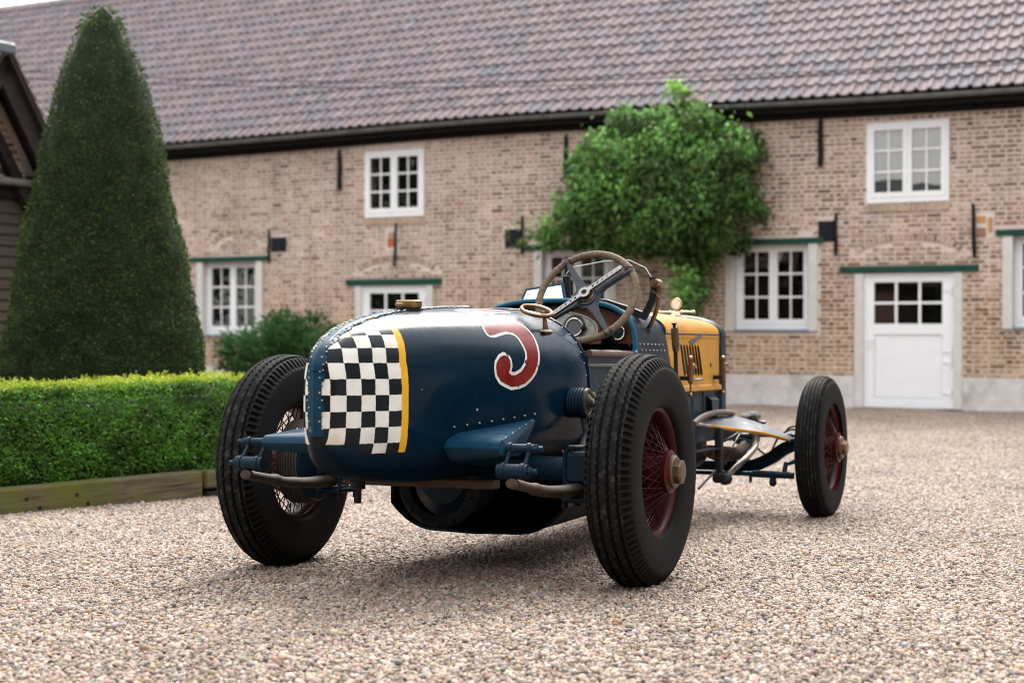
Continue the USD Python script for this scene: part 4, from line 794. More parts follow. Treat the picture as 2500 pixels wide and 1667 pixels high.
# painted tail: blue with a chequered stern and a yellow band (paint printed on the panel, in the panel's own coordinates)
CHK = 0.0625; ROW = 0.058
mat('tail_paint', {'a': ('attribute', {'attribute': 'st'}), 'sx': ('separate_xyz', {}), 'tc': ('texture_coordinate', {}),
    'nw': ('noise_texture', {'scale': 40.0, 'detail': 3.0}), 'wob': ('map_range', {'from_min': 0.3, 'from_max': 0.7, 'to_min': -0.0012, 'to_max': 0.0012}), 'uu': ('math', {'math_type': 'add'}), 'vv': ('math', {'math_type': 'add'}),
    'du': ('math', {'math_type': 'multiply', 'value2': 1 / CHK}), 'dv': ('math', {'math_type': 'multiply_add', 'value2': 1 / ROW, 'value3': -0.602 / ROW + 40.0}), 'fu': ('math', {'math_type': 'floor'}), 'fv': ('math', {'math_type': 'floor'}), 'su': ('math', {'math_type': 'add'}), 'md': ('math', {'math_type': 'modulo', 'value2': 2.0}),
    'sel': ('math', {'math_type': 'less_than', 'value2': 0.5}),
    'n': ('noise_texture', {'scale': 7.0, 'detail': 6.0}), 'wr': ('rgb_ramp', {'ramp': [(0.3, (0.50, 0.47, 0.42)), (0.55, (0.62, 0.60, 0.56)), (0.78, (0.55, 0.42, 0.28))]}), 'chk': ('mix_color', {'a': (0.006, 0.008, 0.010)}),
    'br': ('rgb_ramp', {'ramp': [(0.3, tuple(np.array(BLUE) * 0.85)), (0.7, tuple(np.array(BLUE) * 1.2))]}),
    'ye': ('mix_color', {'b': (0.58, 0.30, 0.02)}), 'in_ck': ('math', {'math_type': 'greater_than', 'value2': 0.0}), 'in_y': ('math', {'math_type': 'greater_than', 'value2': -0.034}),
    'st_': ('math', {'math_type': 'less_than', 'value2': 0.1875}), 'lowb': ('math', {'math_type': 'multiply_add', 'value2': -0.037, 'value3': 0.602}), 'vg': ('math', {'math_type': 'greater_than'}), 'a1': ('math', {'math_type': 'multiply'}), 'a2': ('math', {'math_type': 'multiply'}),
    'm1': ('mix_color', {}), 'm2': ('mix_color', {}),
    'n2': ('noise_texture', {'scale': 16.0, 'detail': 9.0, 'roughness': 0.75}), 'chip': ('map_range', {'from_min': 0.715, 'from_max': 0.73, 'clamp': True}), 'm3': ('mix_color', {'b': (0.07, 0.03, 0.015)}),
    'rr': ('map_range', {'from_min': 0.3, 'from_max': 0.75, 'to_min': 0.17, 'to_max': 0.34}), 'dl': ('map_range', {'from_min': 0.575, 'from_max': 0.50, 'to_min': 0.0, 'to_max': 0.38, 'clamp': True}), 'ra': ('math', {'math_type': 'add'}), 'sl': ('map_range', {'from_min': 0.59, 'from_max': 0.50, 'to_min': 0.10, 'to_max': 0.03, 'clamp': True}), 'cl': ('map_range', {'from_min': 0.59, 'from_max': 0.50, 'to_min': 0.09, 'to_max': 0.0, 'clamp': True}), 'p': ('principled_bsdf', {'coat_roughness': 0.07})},
    [('a.vector', 'sx.vector'), ('tc.object', 'nw.vector'), ('nw.fac', 'wob.value'), ('sx.x', 'uu.value1'), ('wob.result', 'uu.value2'), ('sx.y', 'vv.value1'), ('wob.result', 'vv.value2'), ('uu.value', 'du.value1'), ('vv.value', 'dv.value1'), ('du.value', 'fu.value1'), ('dv.value', 'fv.value1'), ('fu.value', 'su.value1'), ('fv.value', 'su.value2'), ('su.value', 'md.value1'), ('md.value', 'sel.value1'),
     ('tc.object', 'n.vector'), ('n.fac', 'wr.fac'), ('n.fac', 'br.fac'), ('wr.color', 'chk.b'), ('sel.value', 'chk.fac'), ('uu.value', 'in_ck.value1'), ('uu.value', 'in_y.value1'), ('uu.value', 'st_.value1'), ('st_.value', 'lowb.value1'), ('vv.value', 'vg.value1'), ('lowb.value', 'vg.value2'),
     ('in_ck.value', 'a1.value1'), ('vg.value', 'a1.value2'), ('in_y.value', 'a2.value1'), ('vg.value', 'a2.value2'), ('a2.value', 'm1.fac'), ('br.color', 'm1.a'), ('ye.result', 'm1.b'), ('a1.value', 'm2.fac'), ('m1.result', 'm2.a'), ('chk.result', 'm2.b'), ('br.color', 'ye.a'), 
     ('tc.object', 'n2.vector'), ('n2.fac', 'chip.value'), ('chip.result', 'm3.fac'), ('m2.result', 'm3.a'), ('m3.result', 'p.base_color'), ('n2.fac', 'rr.value'), ('sx.y', 'dl.value'), ('rr.result', 'ra.value1'), ('dl.result', 'ra.value2'), ('ra.value', 'p.roughness'), ('sx.y', 'sl.value'), ('sl.result', 'p.specular_ior_level'), ('sx.y', 'cl.value'), ('cl.result', 'p.coat_weight')])
UsdShade.Shader.Get(stage, '/World/Looks/tail_paint/ye').CreateInput('fac', Sdf.ValueTypeNames.Float).Set(1.0)
mat('screen_glass', {'t': ('transparent_bsdf', {'color': (0.93, 0.95, 0.94)}), 'g': ('glossy_bsdf', {'roughness': 0.02}), 'f': ('fresnel', {'IOR': 1.35}), 'm': ('mix_closure', {})}, [('f.fac', 'm.fac'), ('t.BSDF', 'm.closure1'), ('g.BSDF', 'm.closure2')], 'm.closure')

# ---------------------------------------------------------------- race car
_m = Gf.Matrix4d(0.40359, 0.91465, -0.02279, 0, -0.91494, 0.40350, -0.00864, 0, 0.00129, 0.02434, 0.99970, 0, -0.23515, 6.66582, CZ - 1.03928 - 0.009, 1)
car = thing('race_car', 'vintage dark blue open race car with chequered round tail, number 5 and yellow bonnet', 'car', matrix=_m)
def cp(name, mesh, m_, parent=car, smooth=35, **k): return obj(name, mesh, m_, parent, smooth, **k)
def sheet(P, t=0.003):
    """grid of points to a thin closed plate"""
    P = np.asarray(P, float); du = np.gradient(P, axis=0); dv = np.gradient(P, axis=1); n = np.cross(du, dv); n /= np.linalg.norm(n, axis=-1, keepdims=True) + 1e-12; Q = P + n * t
    a, b = P.shape[:2]; v = np.vstack([P.reshape(-1, 3), Q.reshape(-1, 3)]); k = a * b; _, f = grid(P); f = np.vstack([f, f[:, ::-1] + k])
    e = [i * b for i in range(a)] , [i * b + b - 1 for i in range(a)], list(range(b)), [(a - 1) * b + j for j in range(b)]
    for s in e: f = np.vstack([f, [(s[i], s[i + 1], s[i + 1] + k) for i in range(len(s) - 1)], [(s[i], s[i + 1] + k, s[i] + k) for i in range(len(s) - 1)]])
    return v, f
# tail shell
def make_tail():
    X = np.r_[-1.15 + 0.25 * np.linspace(0, 1, 40) ** 2, np.linspace(-0.88, 0.37, 70)]; X[0] = -1.14999
    th = np.linspace(-np.pi, np.pi, 201); th = np.sign(th) * np.interp(np.abs(th), np.linspace(0, np.pi, 81), np.r_[np.linspace(0, np.pi / 2, 51)[:-1], np.linspace(np.pi / 2, np.pi, 31)])
    P = np.array([bsec(np.full(len(th), x), th) for x in X])
    arcX = np.r_[0, np.cumsum(np.hypot(np.diff(X), np.diff(bwid(X))))]
    uv = np.zeros(P.shape[:2] + (2,))
    for i, x in enumerate(X):
        L = barc(x); a = np.abs(th); s = np.interp(np.minimum(a, np.pi / 2), _TH, L)
        v = np.where(a <= np.pi / 2, ZC + L[-1] - s, P[i, :, 2]); uv[i, :, 1] = v
        x0 = -0.846 + 0.035 * np.clip((v - 0.90) / 0.13, 0, 1)
        uv[i, :, 0] = np.interp(x0, X, arcX) - arcX[i]
    v, f = grid(P)
    t = obj('tail', (v, f), 'tail_paint', car, True, uv=uv.reshape(-1, 2))
    # stern cap edge, cockpit lip
    lip = np.array([bsec(0.37, a) for a in np.linspace(-2.0, 2.0, 90)])
    cp('cockpit_edge', tube(lip, 0.0075, 8), 'car_blue', t)
    P2 = np.array([[bsec(0.362, a) * np.array([1, k, 1]) + np.array([0, 0, (1 - k) * 0.8 * (1 if abs(a) < 1.57 else 0)]) * 0 for a in np.linspace(-np.pi, np.pi, 61)] for k in (0.97, 0.0)])
    # rear bulkhead behind the seat
    cp('rear_bulkhead', extr(Polygon([(bsec(0.3, a)[1] * 0.97, bsec(0.3, a)[2] - 0.02) for a in np.linspace(-np.pi, np.pi, 80)][:-1]).buffer(0), 0.006, [(0, 1, 0), (0, 0, 1), (1, 0, 0)], (0.30, 0, 0)), 'black_metal', t)
    # seam strip over the crown and down the stern, with scalloped rivet tabs
    Xs = np.r_[-1.15 + 0.0 * np.zeros(1), X[1:95]]
    crown = np.array([[x, 0, _T(x)] for x in X[X < 0.1]]); stern = np.array([[-1.150, 0, z] for z in np.linspace(0.632, 0.875, 14)])
    line = np.vstack([stern, crown]); d = np.r_[0, np.cumsum(np.linalg.norm(np.diff(line, axis=0), axis=1))]; keep = np.r_[True, np.diff(d) > 1e-5]; line, d = line[keep], d[keep]
    D = np.linspace(0, d[-1], 300); C = np.stack([np.interp(D, d, line[:, k]) for k in range(3)], 1); T = np.gradient(C, axis=0); T /= np.linalg.norm(T, axis=1, keepdims=True); N = np.cross(T, [0, 1.0, 0]); N *= np.sign((N * (C - np.array([-0.4, 0, 0.7]))).sum(1, keepdims=True))
    def onto(p, n):
        """slide along -n until the tail's surface"""
        lo, hi = -0.02, 0.09
        def ins(q):
            if q[0] < -1.1499 or q[0] > 0.6: return False
            w = float(bwid(q[0]))
            if w < 1e-6: return False
            h = _T(q[0]) - ZC if q[2] > ZC else ZC - _B(q[0]); n_ = NU if q[2] > ZC else NL
            return (abs(q[1]) / w) ** n_ + (abs(q[2] - ZC) / max(h, 1e-6)) ** n_ < 1
        for _ in range(22):
            m_ = (lo + hi) / 2
            if ins(p - n * m_): hi = m_
            else: lo = m_
        return p - n * hi
    ys = np.linspace(-1, 1, 9); pitch = 0.052; G = []
    for i in range(len(D)):
        hw = 0.028 + 0.008 * (math.cos(D[i] * 2 * np.pi / (pitch * 2)) > 0.55)
        hw *= 1.0 if D[i] > 0.03 else 0.95
        row = []
        for y in ys:
            q = onto(C[i] + N[i] * 0.012 + np.array([0, y * hw, 0]), N[i]); row.append(q + N[i] * (0.0035 + 0.0028 * math.exp(-(y * 8) ** 2)))
        G.append(row)
    G = np.array(G); st = obj('seam_strip', sheet(G, -0.004), 'strip_blue_lit', t, 40)
    riv = []
    for k in range(int(D[-1] / (pitch))):
        for s in (-1, 1):
            for o, yy in ((0.0, 0.030), (0.5, 0.0215)):
                i = int(np.searchsorted(D, (k + o) * pitch + 0.022)); 
                if i < len(D) - 1: riv.append(ball(onto(C[i] + N[i] * 0.012 + np.array([0, s * yy, 0]), N[i]) + N[i] * 0.004, 0.0042, 1))
    cp('rivets', cat_(riv), 'grey_steel', st, True, kind='stuff')
    riv = []
    for a in np.r_[np.linspace(0.5, 2.0, 12)]:
        for s in (-1, 1): riv.append(ball(bsec(0.345, s * a) + np.array([0, -s * 0.001, 0.001]), 0.004, 1))
    for s in (-1, 1): riv.append(ball(bpoint([-0.45], [0.58], s)[0], 0.006, 1)); riv.append(ball(bpoint([-0.75], [0.40], s)[0], 0.003, 1))
    cp('rivets', cat_(riv), 'grey_steel', t, True, kind='stuff')
    return t
tail = make_tail()
# racing number 5 on both flanks: painted figure, white border under red
def number(side):
    red = Polygon([(-0.246, 0.22), (-0.243, 0.122), (0.125, 0.122), (0.115, 0.188), (-0.180, 0.188), (-0.190, 0.225), (-0.218, 0.284), (-0.141, 0.277), (-0.075, 0.276), (-0.029, 0.284), (-0.001, 0.306), (0.009, 0.339), (0.008, 0.371), (-0.001, 0.401), (-0.011, 0.432), (-0.025, 0.463), (-0.045, 0.492), (-0.074, 0.52), (-0.107, 0.538), (-0.148, 0.551), (-0.192, 0.552), (-0.239, 0.545), (-0.279, 0.523), (-0.308, 0.505), (-0.327, 0.476), (-0.328, 0.451), (-0.319, 0.433), (-0.292, 0.419), (-0.263, 0.417), (-0.243, 0.428), (-0.235, 0.442), (-0.237, 0.463), (-0.247, 0.477), (-0.259, 0.487), (-0.236, 0.505), (-0.21, 0.51), (-0.169, 0.505), (-0.133, 0.487), (-0.106, 0.459), (-0.097, 0.434), (-0.098, 0.402), (-0.102, 0.366), (-0.117, 0.34), (-0.162, 0.323), (-0.223, 0.321), (-0.269, 0.321), (-0.298, 0.314), (-0.291, 0.29)]).buffer(0)
    red = red.buffer(0.008).buffer(-0.016).buffer(0.0105)
    white = red.buffer(0.0125).buffer(0.004).buffer(-0.004)
    def fig(poly, off):
        out = []
        g = max(getattr(poly, 'geoms', [poly]), key=lambda q: q.area); x0, s0, x1, s1 = g.bounds; st = 0.011
        for i in range(int((x1 - x0) / st) + 1):
            for j in range(int((s1 - s0) / st) + 1):
                c = g.intersection(sbox(x0 + i * st, s0 + j * st, x0 + (i + 1) * st, s0 + (j + 1) * st))
                for q in getattr(c, 'geoms', [c]):
                    if q.geom_type == 'Polygon' and q.area > 1e-8:
                        m_ = trimesh.creation.triangulate_polygon(q, engine='earcut'); out.append((np.c_[m_[0], np.zeros(len(m_[0]))], m_[1]))
        v, f = cat_(out); u, inv = np.unique(np.round(v[:, :2], 6), axis=0, return_inverse=True); return bpoint(u[:, 0], u[:, 1], side, off), inv.ravel()[f]
    w = obj('number_five', fig(white, 0.0012), 'number_white', tail, True); obj('number_five_fill', fig(red, 0.0020), 'number_red', tail, True)
number(1); number(-1)
# fuel filler cap, small latch
fc = cp('fuel_cap', lathe([(0.0, 0.001), (0.0, 0.048), (0.010, 0.052), (0.028, 0.052), (0.033, 0.047), (0.034, 0.001)], 40, 'z', (-0.43, 0, 1.106)), 'brass')
for s in (-1, 1): cp('cap_ear', hull([(-0.43 + s * 0.045, y, z) for y in (-0.012, 0.012) for z in (1.116, 1.128)] + [(-0.43 + s * 0.105, y, z + s * 0.004) for y in (-0.006, 0.006) for z in (1.120, 1.127)]), 'worn_nut', fc)
cp('cap_neck', lathe([(-0.02, 0.058), (0.002, 0.058)], 32, 'z', (-0.43, 0, 1.102)), 'black_metal', fc)
cp('tail_latch', cat_([lathe([(0, 0.001), (0, 0.022), (0.008, 0.02), (0.010, 0.001)], 20, 'z', (0.16, 0.03, 1.128)), rbx((0.07, 0.02, 1.125), (0.15, 0.045, 1.133), 0.003)]), 'grey_steel')
# brass grab handle on the tail
gb = bpoint([0.155], [0.365], 1)[0]
hd = cp('grab_handle', cat_([rbx(gb + [-0.045, -0.018, -0.012], gb + [0.045, 0.02, 0.008], 0.008), tube([gb + [0, 0, 0], gb + [0, 0.004, 0.05], gb + [0, 0.012, 0.078]], [0.013, 0.009, 0.011], 10)]), 'brass')
lp = [(0.075 * math.cos(a) * (1.0 if math.cos(a) < 0.4 else 0.9), 0.042 * math.sin(a), 0.012 * math.cos(a)) for a in np.linspace(0, 2 * np.pi, 28, endpoint=False)]
cp('handle_loop', tube([gb + np.array([y * 0.8, x * 0.95 + 0.045, 0.088 + x * 0.22 + y * 0.42]) for x, y, z in lp], 0.0085, 10, closed=True), 'brass', hd)
# ---- cockpit tub, rail, seat
tb = []
for s in (-1, 1):
    P = np.array([[(x, s * w, z) for x, w in ((0.37, 0.449), (0.7, 0.44), (1.08, 0.418))] for z in (0.48, 0.62, 0.80, 0.925)]); tb.append(sheet(P, 0.004))
tub = cp('cockpit_side', tb[0], 'frame_blue'); cp('cockpit_side', tb[1], 'frame_blue')
for s in (-1, 1): cp('padded_rail', tube([(x, s * w, 0.934) for x, w in ((0.385, 0.446), (0.7, 0.438), (1.06, 0.416))], [0.017] * 3, 12), 'rail_hide')
for s in (-1, 1): cp('tub_moulding', rbx((0.372, s * 0.447 - 0.008, 0.875), (1.06, s * 0.430 + 0.008, 0.890), 0.004), 'olive_metal')
cp('cockpit_floor', bx((0.3, -0.44, 0.47), (1.6, 0.44, 0.48)), 'black_metal')
cp('seat', cat_([rbx((0.38, -0.40, 0.50), (0.85, 0.38, 0.64), 0.04), hull([(0.32, y, 0.6) for y in (-0.40, 0.38)] + [(0.46, y, 0.6) for y in (-0.40, 0.38)] + [(0.31, y, 0.98) for y in (-0.36, 0.34)] + [(0.38, y, 0.98) for y in (-0.36, 0.34)])]), 'hide')
# ---- cowl
def csec(t, x, w, top, zc, n, zb):
    """t 0 crown .. 1 foot"""
    a = np.minimum(t / 0.6, 1) * np.pi / 2; y = w * np.sin(a) ** (2 / n); z = zc + (top - zc) * np.cos(a) ** (2 / n); low = t > 0.6; z = np.where(low, zc - (zc - zb) * (t - 0.6) / 0.4, z); y = np.where(low, w, y); return np.stack([np.full(len(t), x), y, z], 1)
tt = np.linspace(0, 1, 41); tt = np.r_[-tt[::-1], tt[1:]]
def full(x, w, top, zc, n, zb, slant=0.0):
    p = csec(np.abs(tt), x, w, top, zc, n, zb); p[:, 1] *= -np.sign(tt); p[:, 0] += slant * np.maximum(1.05 - p[:, 2], 0); return p
P = np.array([full(x, np.interp(x, [1.06, 1.6], [0.418, 0.388]), np.interp(x, [1.06, 1.3, 1.6], [1.190, 1.186, 1.170]), np.interp(x, [1.06, 1.6], [0.95, 1.0]), np.interp(x, [1.06, 1.6], [3.0, 2.7]), 0.50, np.interp(x, [1.06, 1.6], [0.0, 0.55])) for x in np.linspace(1.06, 1.60, 16)])
cowl = cp('cowl', sheet(P, 0.004), 'cowl_blue')
e_ = full(1.06, 0.420, 1.193, 0.95, 3.0, 0.945); rim_l = np.vstack([[(1.02, 0.43, 0.935)], e_[np.abs(tt) <= 0.66], [(1.02, -0.43, 0.935)]])
cp('cowl_rim', tube(rim_l, 0.0125, 10), 'rim_blue', cowl)
riv = []
for k in range(7):
    for dz in (0, 0.028):
        for s in (-1, 1):
            x = 1.13 + k * 0.068 + (0.034 if dz else 0); w = np.interp(x, [1.06, 1.6], [0.418, 0.388]); riv.append(ball((x, s * (w + 0.004) * -1, 1.005 - dz - 0.022), 0.005, 1))
for s in (-1, 1): riv.append(ball((1.52, s * 0.398, 0.90), 0.006, 1))
cp('rivets', cat_(riv), 'grey_steel', cowl, True, kind='stuff')
# ---- dashboard
ds = full(1.12, 0.398, 1.168, 0.95, 3.0, 0.95); dp = Polygon([(a[1], a[2]) for a in ds[np.abs(tt) <= 0.6]]).difference(sbox(-0.285, 0.9, -0.225, 1.07))
dash = cp('dashboard', extr(dp, 0.014, [(0, 1, 0), (0, 0, 1), (1, 0, 0)], (1.118, 0, 0)), 'wood_dash')
for s0, s1 in ((-0.398, -0.285), (-0.225, 0.398)): cp('dash_edge', rbx((1.112, s0, 0.947), (1.119, s1, 0.953), 0.002), 'brass', dash)
def disc(c, r, x0, x1, n=36): return lathe([(x0, 0.0005), (x0, r), (x1, r), (x1, 0.0005)], n, 'x', (0, c[0], c[1]))
el = affinity.scale(Polygon(arc((0, 0), 1, 0, 2 * np.pi, 60)[:-1]), 0.195, 0.088); el = affinity.translate(el, -0.02, 1.055)
pnl = cp('instrument_panel', extr(el, 0.006, [(0, 1, 0), (0, 0, 1), (1, 0, 0)], (1.1115, 0, 0)), 'aluminium', dash)
el2 = np.array(affinity.scale(el, 0.93, 0.9).exterior.coords)[:-1]
cp('panel_bead', tube(np.c_[np.full(len(el2), 1.111), el2], 0.0014, 6, closed=True), 'black_metal', dash)
gs = []
def gauge(c, r, big):
    g = cp('gauge', disc(c, r, 1.1095, 1.1075), 'gauge_glass' if big else 'gauge_face', dash)
    a = np.linspace(0, 2 * np.pi, 40, endpoint=False)
    cp('gauge_bezel', tube([(1.1055, c[0] + (r + 0.004) * math.cos(q), c[1] + (r + 0.004) * math.sin(q)) for q in a], 0.0045, 8, closed=True), 'chrome', dash)
    tk = [tube([(1.1068, c[0] + r * 0.78 * math.cos(q), c[1] + r * 0.78 * math.sin(q)), (1.1068, c[0] + r * 0.90 * math.cos(q), c[1] + r * 0.90 * math.sin(q))], 0.0011, 5) for q in np.linspace(-0.7, 3.84, 10)] + [tube([(1.1066, c[0], c[1]), (1.1066, c[0] - r * 0.55, c[1] + r * 0.35)], 0.0010, 5)]
    cp('gauge_marks', cat_(tk), 'gauge_mark', dash)
gauge((-0.094, 1.066), 0.037, True); gauge((-0.317, 1.038), 0.029, False); gauge((0.14, 1.06), 0.03, False)
cp('gauge_ring', lathe([(1.110, 0.043), (1.106, 0.045), (1.106, 0.058), (1.110, 0.060)], 40, 'x', (0, -0.094, 1.066)), 'chrome', dash)
for c, r in (((-0.345, 1.078), 0.008), ((0.058, 1.142), 0.009), ((-0.145, 1.06), 0.014), ((0.05, 1.10), 0.012)): cp('knob', xf(ball((0, 0, 0), r, 2), t=(1.098, c[0], c[1])), 'chrome' if r < 0.01 else 'black_metal', dash, True)
cp('under_dash_box', rbx((1.0, -0.40, 0.86), (1.12, -0.29, 0.92), 0.01), 'frame_blue', dash)
# ---- steering wheel
SC = np.array([0.75, -0.297, 1.193]); e1 = np.array([0, -1.0, 0]); e2 = np.array([0.5, 0, 0.866]); e3 = np.array([-0.866, 0, 0.5]); FR_ = (e1, e2, e3)
def sw(x, y, z=0.0): return SC + e1 * x + e2 * y + e3 * z
hubp = Polygon(arc((0, 0), 0.066, 0, 2 * np.pi, 48)[:-1])
for a in (37, 125, 217, 306):
    t_ = math.radians(a); d_ = np.array([math.cos(t_), math.sin(t_)]); n_ = np.array([-d_[1], d_[0]])
    hubp = hubp.union(Polygon([d_ * 0.05 + n_ * 0.030, d_ * 0.10 + n_ * 0.0165, d_ * 0.226 + n_ * 0.0115, d_ * 0.226 - n_ * 0.0115, d_ * 0.10 - n_ * 0.0165, d_ * 0.05 - n_ * 0.030]))
hubp = hubp.buffer(0.012).buffer(-0.012)
swh = cp('steering_wheel', cat_([extr(hubp, 0.012, FR_, SC - e3 * 0.006), extr(hubp.buffer(-0.004), 0.004, FR_, SC + e3 * 0.006)]), 'spoke_black', smooth=30)
na = 240; a_ = np.linspace(0, 2 * np.pi, na, endpoint=False); rr = np.random.default_rng(4); rad = 0.0165 + 0.0007 * np.sin(a_ * 70 + 2 * np.sin(a_ * 9)) + rr.normal(0, 0.00025, na)
rv, rf = tube([sw(0.232 * math.cos(q), 0.232 * math.sin(q)) for q in a_], rad, 14, closed=True)
obj('rim', (rv, rf), 'leather_rim', swh, True, uv=np.c_[np.repeat(a_ / (2 * np.pi) * 1.457, 14), np.tile(np.arange(14) / 14, na)])
for a in (37, 125, 217, 306):
    for o in (-3.4, 3.4): cp('rim_binding', tube([sw(0.232 * math.cos(math.radians(a + o + q)), 0.232 * math.sin(math.radians(a + o + q))) for q in (-1.6, 0, 1.6)], 0.0178, 12), 'spoke_black', swh)
    cp('rim_cord', tube([sw(*(np.array([math.cos(math.radians(a + 5.5 * math.sin(q))), math.sin(math.radians(a + 5.5 * math.sin(q)))]) * (0.232 + 0.0185 * math.cos(2 * q + 0.4))), 0.0185 * math.sin(2 * q + 0.4)) for q in np.linspace(0, 2 * np.pi, 40, endpoint=False)], 0.0022, 5, closed=True), 'leather_gaiter_plain', swh) if 'leather_gaiter_plain' in M else None
cp('hub_ring', xf(lathe([(0.010, 0.0005), (0.010, 0.048), (0.016, 0.05), (0.018, 0.044), (0.018, 0.0005)], 40, 'z'), np.stack(FR_, 1), SC), 'spoke_black', swh)
cp('hub_plate', xf(lathe([(0.016, 0.0005), (0.022, 0.038), (0.024, 0.036), (0.024, 0.0005)], 40, 'z'), np.stack(FR_, 1), SC), 'brass', swh)
lv = LineString([(0, -0.195), (0, 0.197)]).buffer(0.0095)
lv = lv.union(Polygon(arc((0, 0), 0.026, 0, 2 * np.pi, 30)[:-1])).buffer(0.01).buffer(-0.01).difference(Polygon(arc((0, 0), 0.013, 0, 2 * np.pi, 20)[:-1]))
for s in (-1, 1):
    for k in range(6): lv = lv.difference(Polygon(arc((0, s * (0.048 + k * 0.026)), 0.0056 - 0.0005 * k, 0, 2 * np.pi, 14)[:-1]))
    for k in range(5):
        for o in (-0.004, 0.004): lv = lv.difference(Polygon(arc((o, s * (0.061 + k * 0.026) + o), 0.0023, 0, 2 * np.pi, 8)[:-1]))
la = math.radians(-49); E1 = e1 * math.cos(la) + e2 * math.sin(la); E2 = -e1 * math.sin(la) + e2 * math.cos(la)
lev = cp('throttle_lever', extr(lv, 0.005, (E1, E2, e3), SC + e3 * 0.040), 'grey_steel', swh, smooth=30)
cp('lever_backing', extr(LineString([(0, -0.19), (0, 0.19)]).buffer(0.0085), 0.010, (E1, E2, e3), SC + e3 * 0.0285), 'spoke_black', swh)
cp('lever_boss', cyl(SC + e3 * 0.02, SC + e3 * 0.041, 0.013), 'black_metal', swh)
cp('steering_column', cyl(SC, SC - e3 * 0.62, 0.016), 'black_metal')
# ---- windscreen
def scr(y, z): return np.array([1.27 - 0.12 * (1.2 - z) * 0 - 0.10 * (1.2 - 1.2) + (z - 1.15) * -0.12, y, z])
gp = Polygon([(0.0, 1.19), (0.005, 1.33), (-0.02, 1.362), (-0.20, 1.389), (-0.325, 1.390), (-0.405, 1.352), (-0.437, 1.300), (-0.441, 1.255), (-0.430, 1.205), (-0.385, 1.135), (-0.20, 1.19)])
UV = (np.array([0, 1.0, 0]), np.array([-0.12, 0, 1.0]) / 1.0072, np.array([0.99, 0, 0.119]))
def on(poly, h, off=0.0): return extr(affinity.scale(poly, 1, 1.0072, origin=(0, 1.15)), h, UV, np.array([1.27, 0, 1.15]) - UV[1] * 1.15 + UV[2] * off)
ws = cp('windscreen', on(gp, 0.006), 'screen_glass', smooth=False)
edge = np.array(gp.exterior.coords)[1:9]; cp('glass_edge', tube([scr(y, z) + [0.003, 0, 0] for y, z in edge], 0.0022, 6), 'edge_glass', ws) if 'edge_glass' in M else None
fr = LineString([(-0.441, 1.308), (-0.447, 1.25), (-0.434, 1.195), (-0.390, 1.120), (-0.33, 1.145), (-0.20, 1.186), (0.0, 1.206)]).buffer(0.0165, cap_style=2, join_style=2)
cp('screen_frame', on(fr, 0.020, -0.007), 'black_metal', ws)
cp('screen_frame', on(sbox(-0.012, 1.185, 0.022, 1.322), 0.020, -0.007), 'black_metal', ws)
br = smoothpath([(1.25, -0.468, 1.275), (1.25, -0.474, 1.235), (1.26, -0.462, 1.17), (1.29, -0.425, 1.095), (1.31, -0.395, 1.06)], 16)
bk = cp('screen_bracket', tube(br, 0.0115, 10), 'brass'); cp('bracket_foot', xf(ball((0, 0, 0), 0.022, 2, (1.5, 0.7, 0.7)), t=(1.32, -0.392, 1.052)), 'cowl_blue', bk, True)
cp('bracket_nut', cat_([cyl((1.20, -0.465, 1.275), (1.27, -0.465, 1.275), 0.020, n=14), cyl((1.26, -0.455, 1.278), (1.26, -0.425, 1.278), 0.012), cyl((1.195, -0.465, 1.275), (1.20, -0.465, 1.275), 0.013)]), 'brass', bk)
cp('wing_nut', hull([(1.215, -0.448, 1.245), (1.225, -0.442, 1.238), (1.21, -0.482, 1.212), (1.22, -0.488, 1.205), (1.205, -0.47, 1.226), (1.225, -0.462, 1.232)]), 'pale_brass', bk)
bl = cp('screen_bracket', cat_([tube([(1.27, 0.052, 1.18), (1.27, 0.055, 1.255)], 0.0115, 10), ball((1.265, 0.058, 1.285), 0.019, 2, (1, 1, 1.25)) if False else cyl((1.265, 0.058, 1.262), (1.265, 0.058, 1.298), 0.0165)]), 'brass')
cp('wing_nut', hull([(1.255, 0.045, 1.262), (1.255, 0.115, 1.250), (1.265, 0.045, 1.255), (1.265, 0.115, 1.247), (1.26, 0.07, 1.268)]), 'worn_nut', bl)
# passenger-side mirror plate
mp_ = [(0.192, 1.168), (0.176, 1.228), (0.0, 1.253), (-0.03, 1.17)]
mU = (np.array([0, 1.0, 0]), np.array([0.42, 0, 0.907]), np.array([-0.907, 0, 0.42]))
def mpoly(b): return extr(affinity.scale(Polygon(mp_).buffer(b, join_style=2), 1, 1.10, origin=(0, 1.168)), 0.006, mU, np.array([1.14, 0, 1.185]) - mU[1] * 1.168)
mir = cp('side_mirror', mpoly(0.012), 'rim_dark'); cp('mirror_glass', xf(mpoly(-0.002), t=mU[2] * 0.0035), 'mirror_glass', mir, smooth=False); cp('mirror_screw', xf(ball((0, 0, 0), 0.006, 1), t=np.array([1.14, 0.168, 1.20]) + mU[2] * 0.010), 'grey_steel', mir, True)
for nm, c_, ro in (('brown_brass', (0.16, 0.085, 0.05), 0.4), ('worn_bronze', (0.06, 0.047, 0.03), 0.45), ('nut_bronze', (0.115, 0.072, 0.048), 0.36), ('copper', (0.32, 0.14, 0.08), 0.4), ('aluminium_dark', (0.10, 0.105, 0.115), 0.45)): plain(nm, c_, rough=ro, metal=0.85, var=0.3, scale=20)
for nm, c_, ro in (('flash_grey', (0.085, 0.085, 0.09), 0.5), ('dial_white', (0.75, 0.68, 0.58), 0.4), ('hide_pale', (0.085, 0.060, 0.042), 0.7), ('leather_dull', (0.075, 0.050, 0.035), 0.75), ('drum_iron', (0.055, 0.045, 0.038), 0.55)): plain(nm, c_, rough=ro, var=0.25, scale=25)
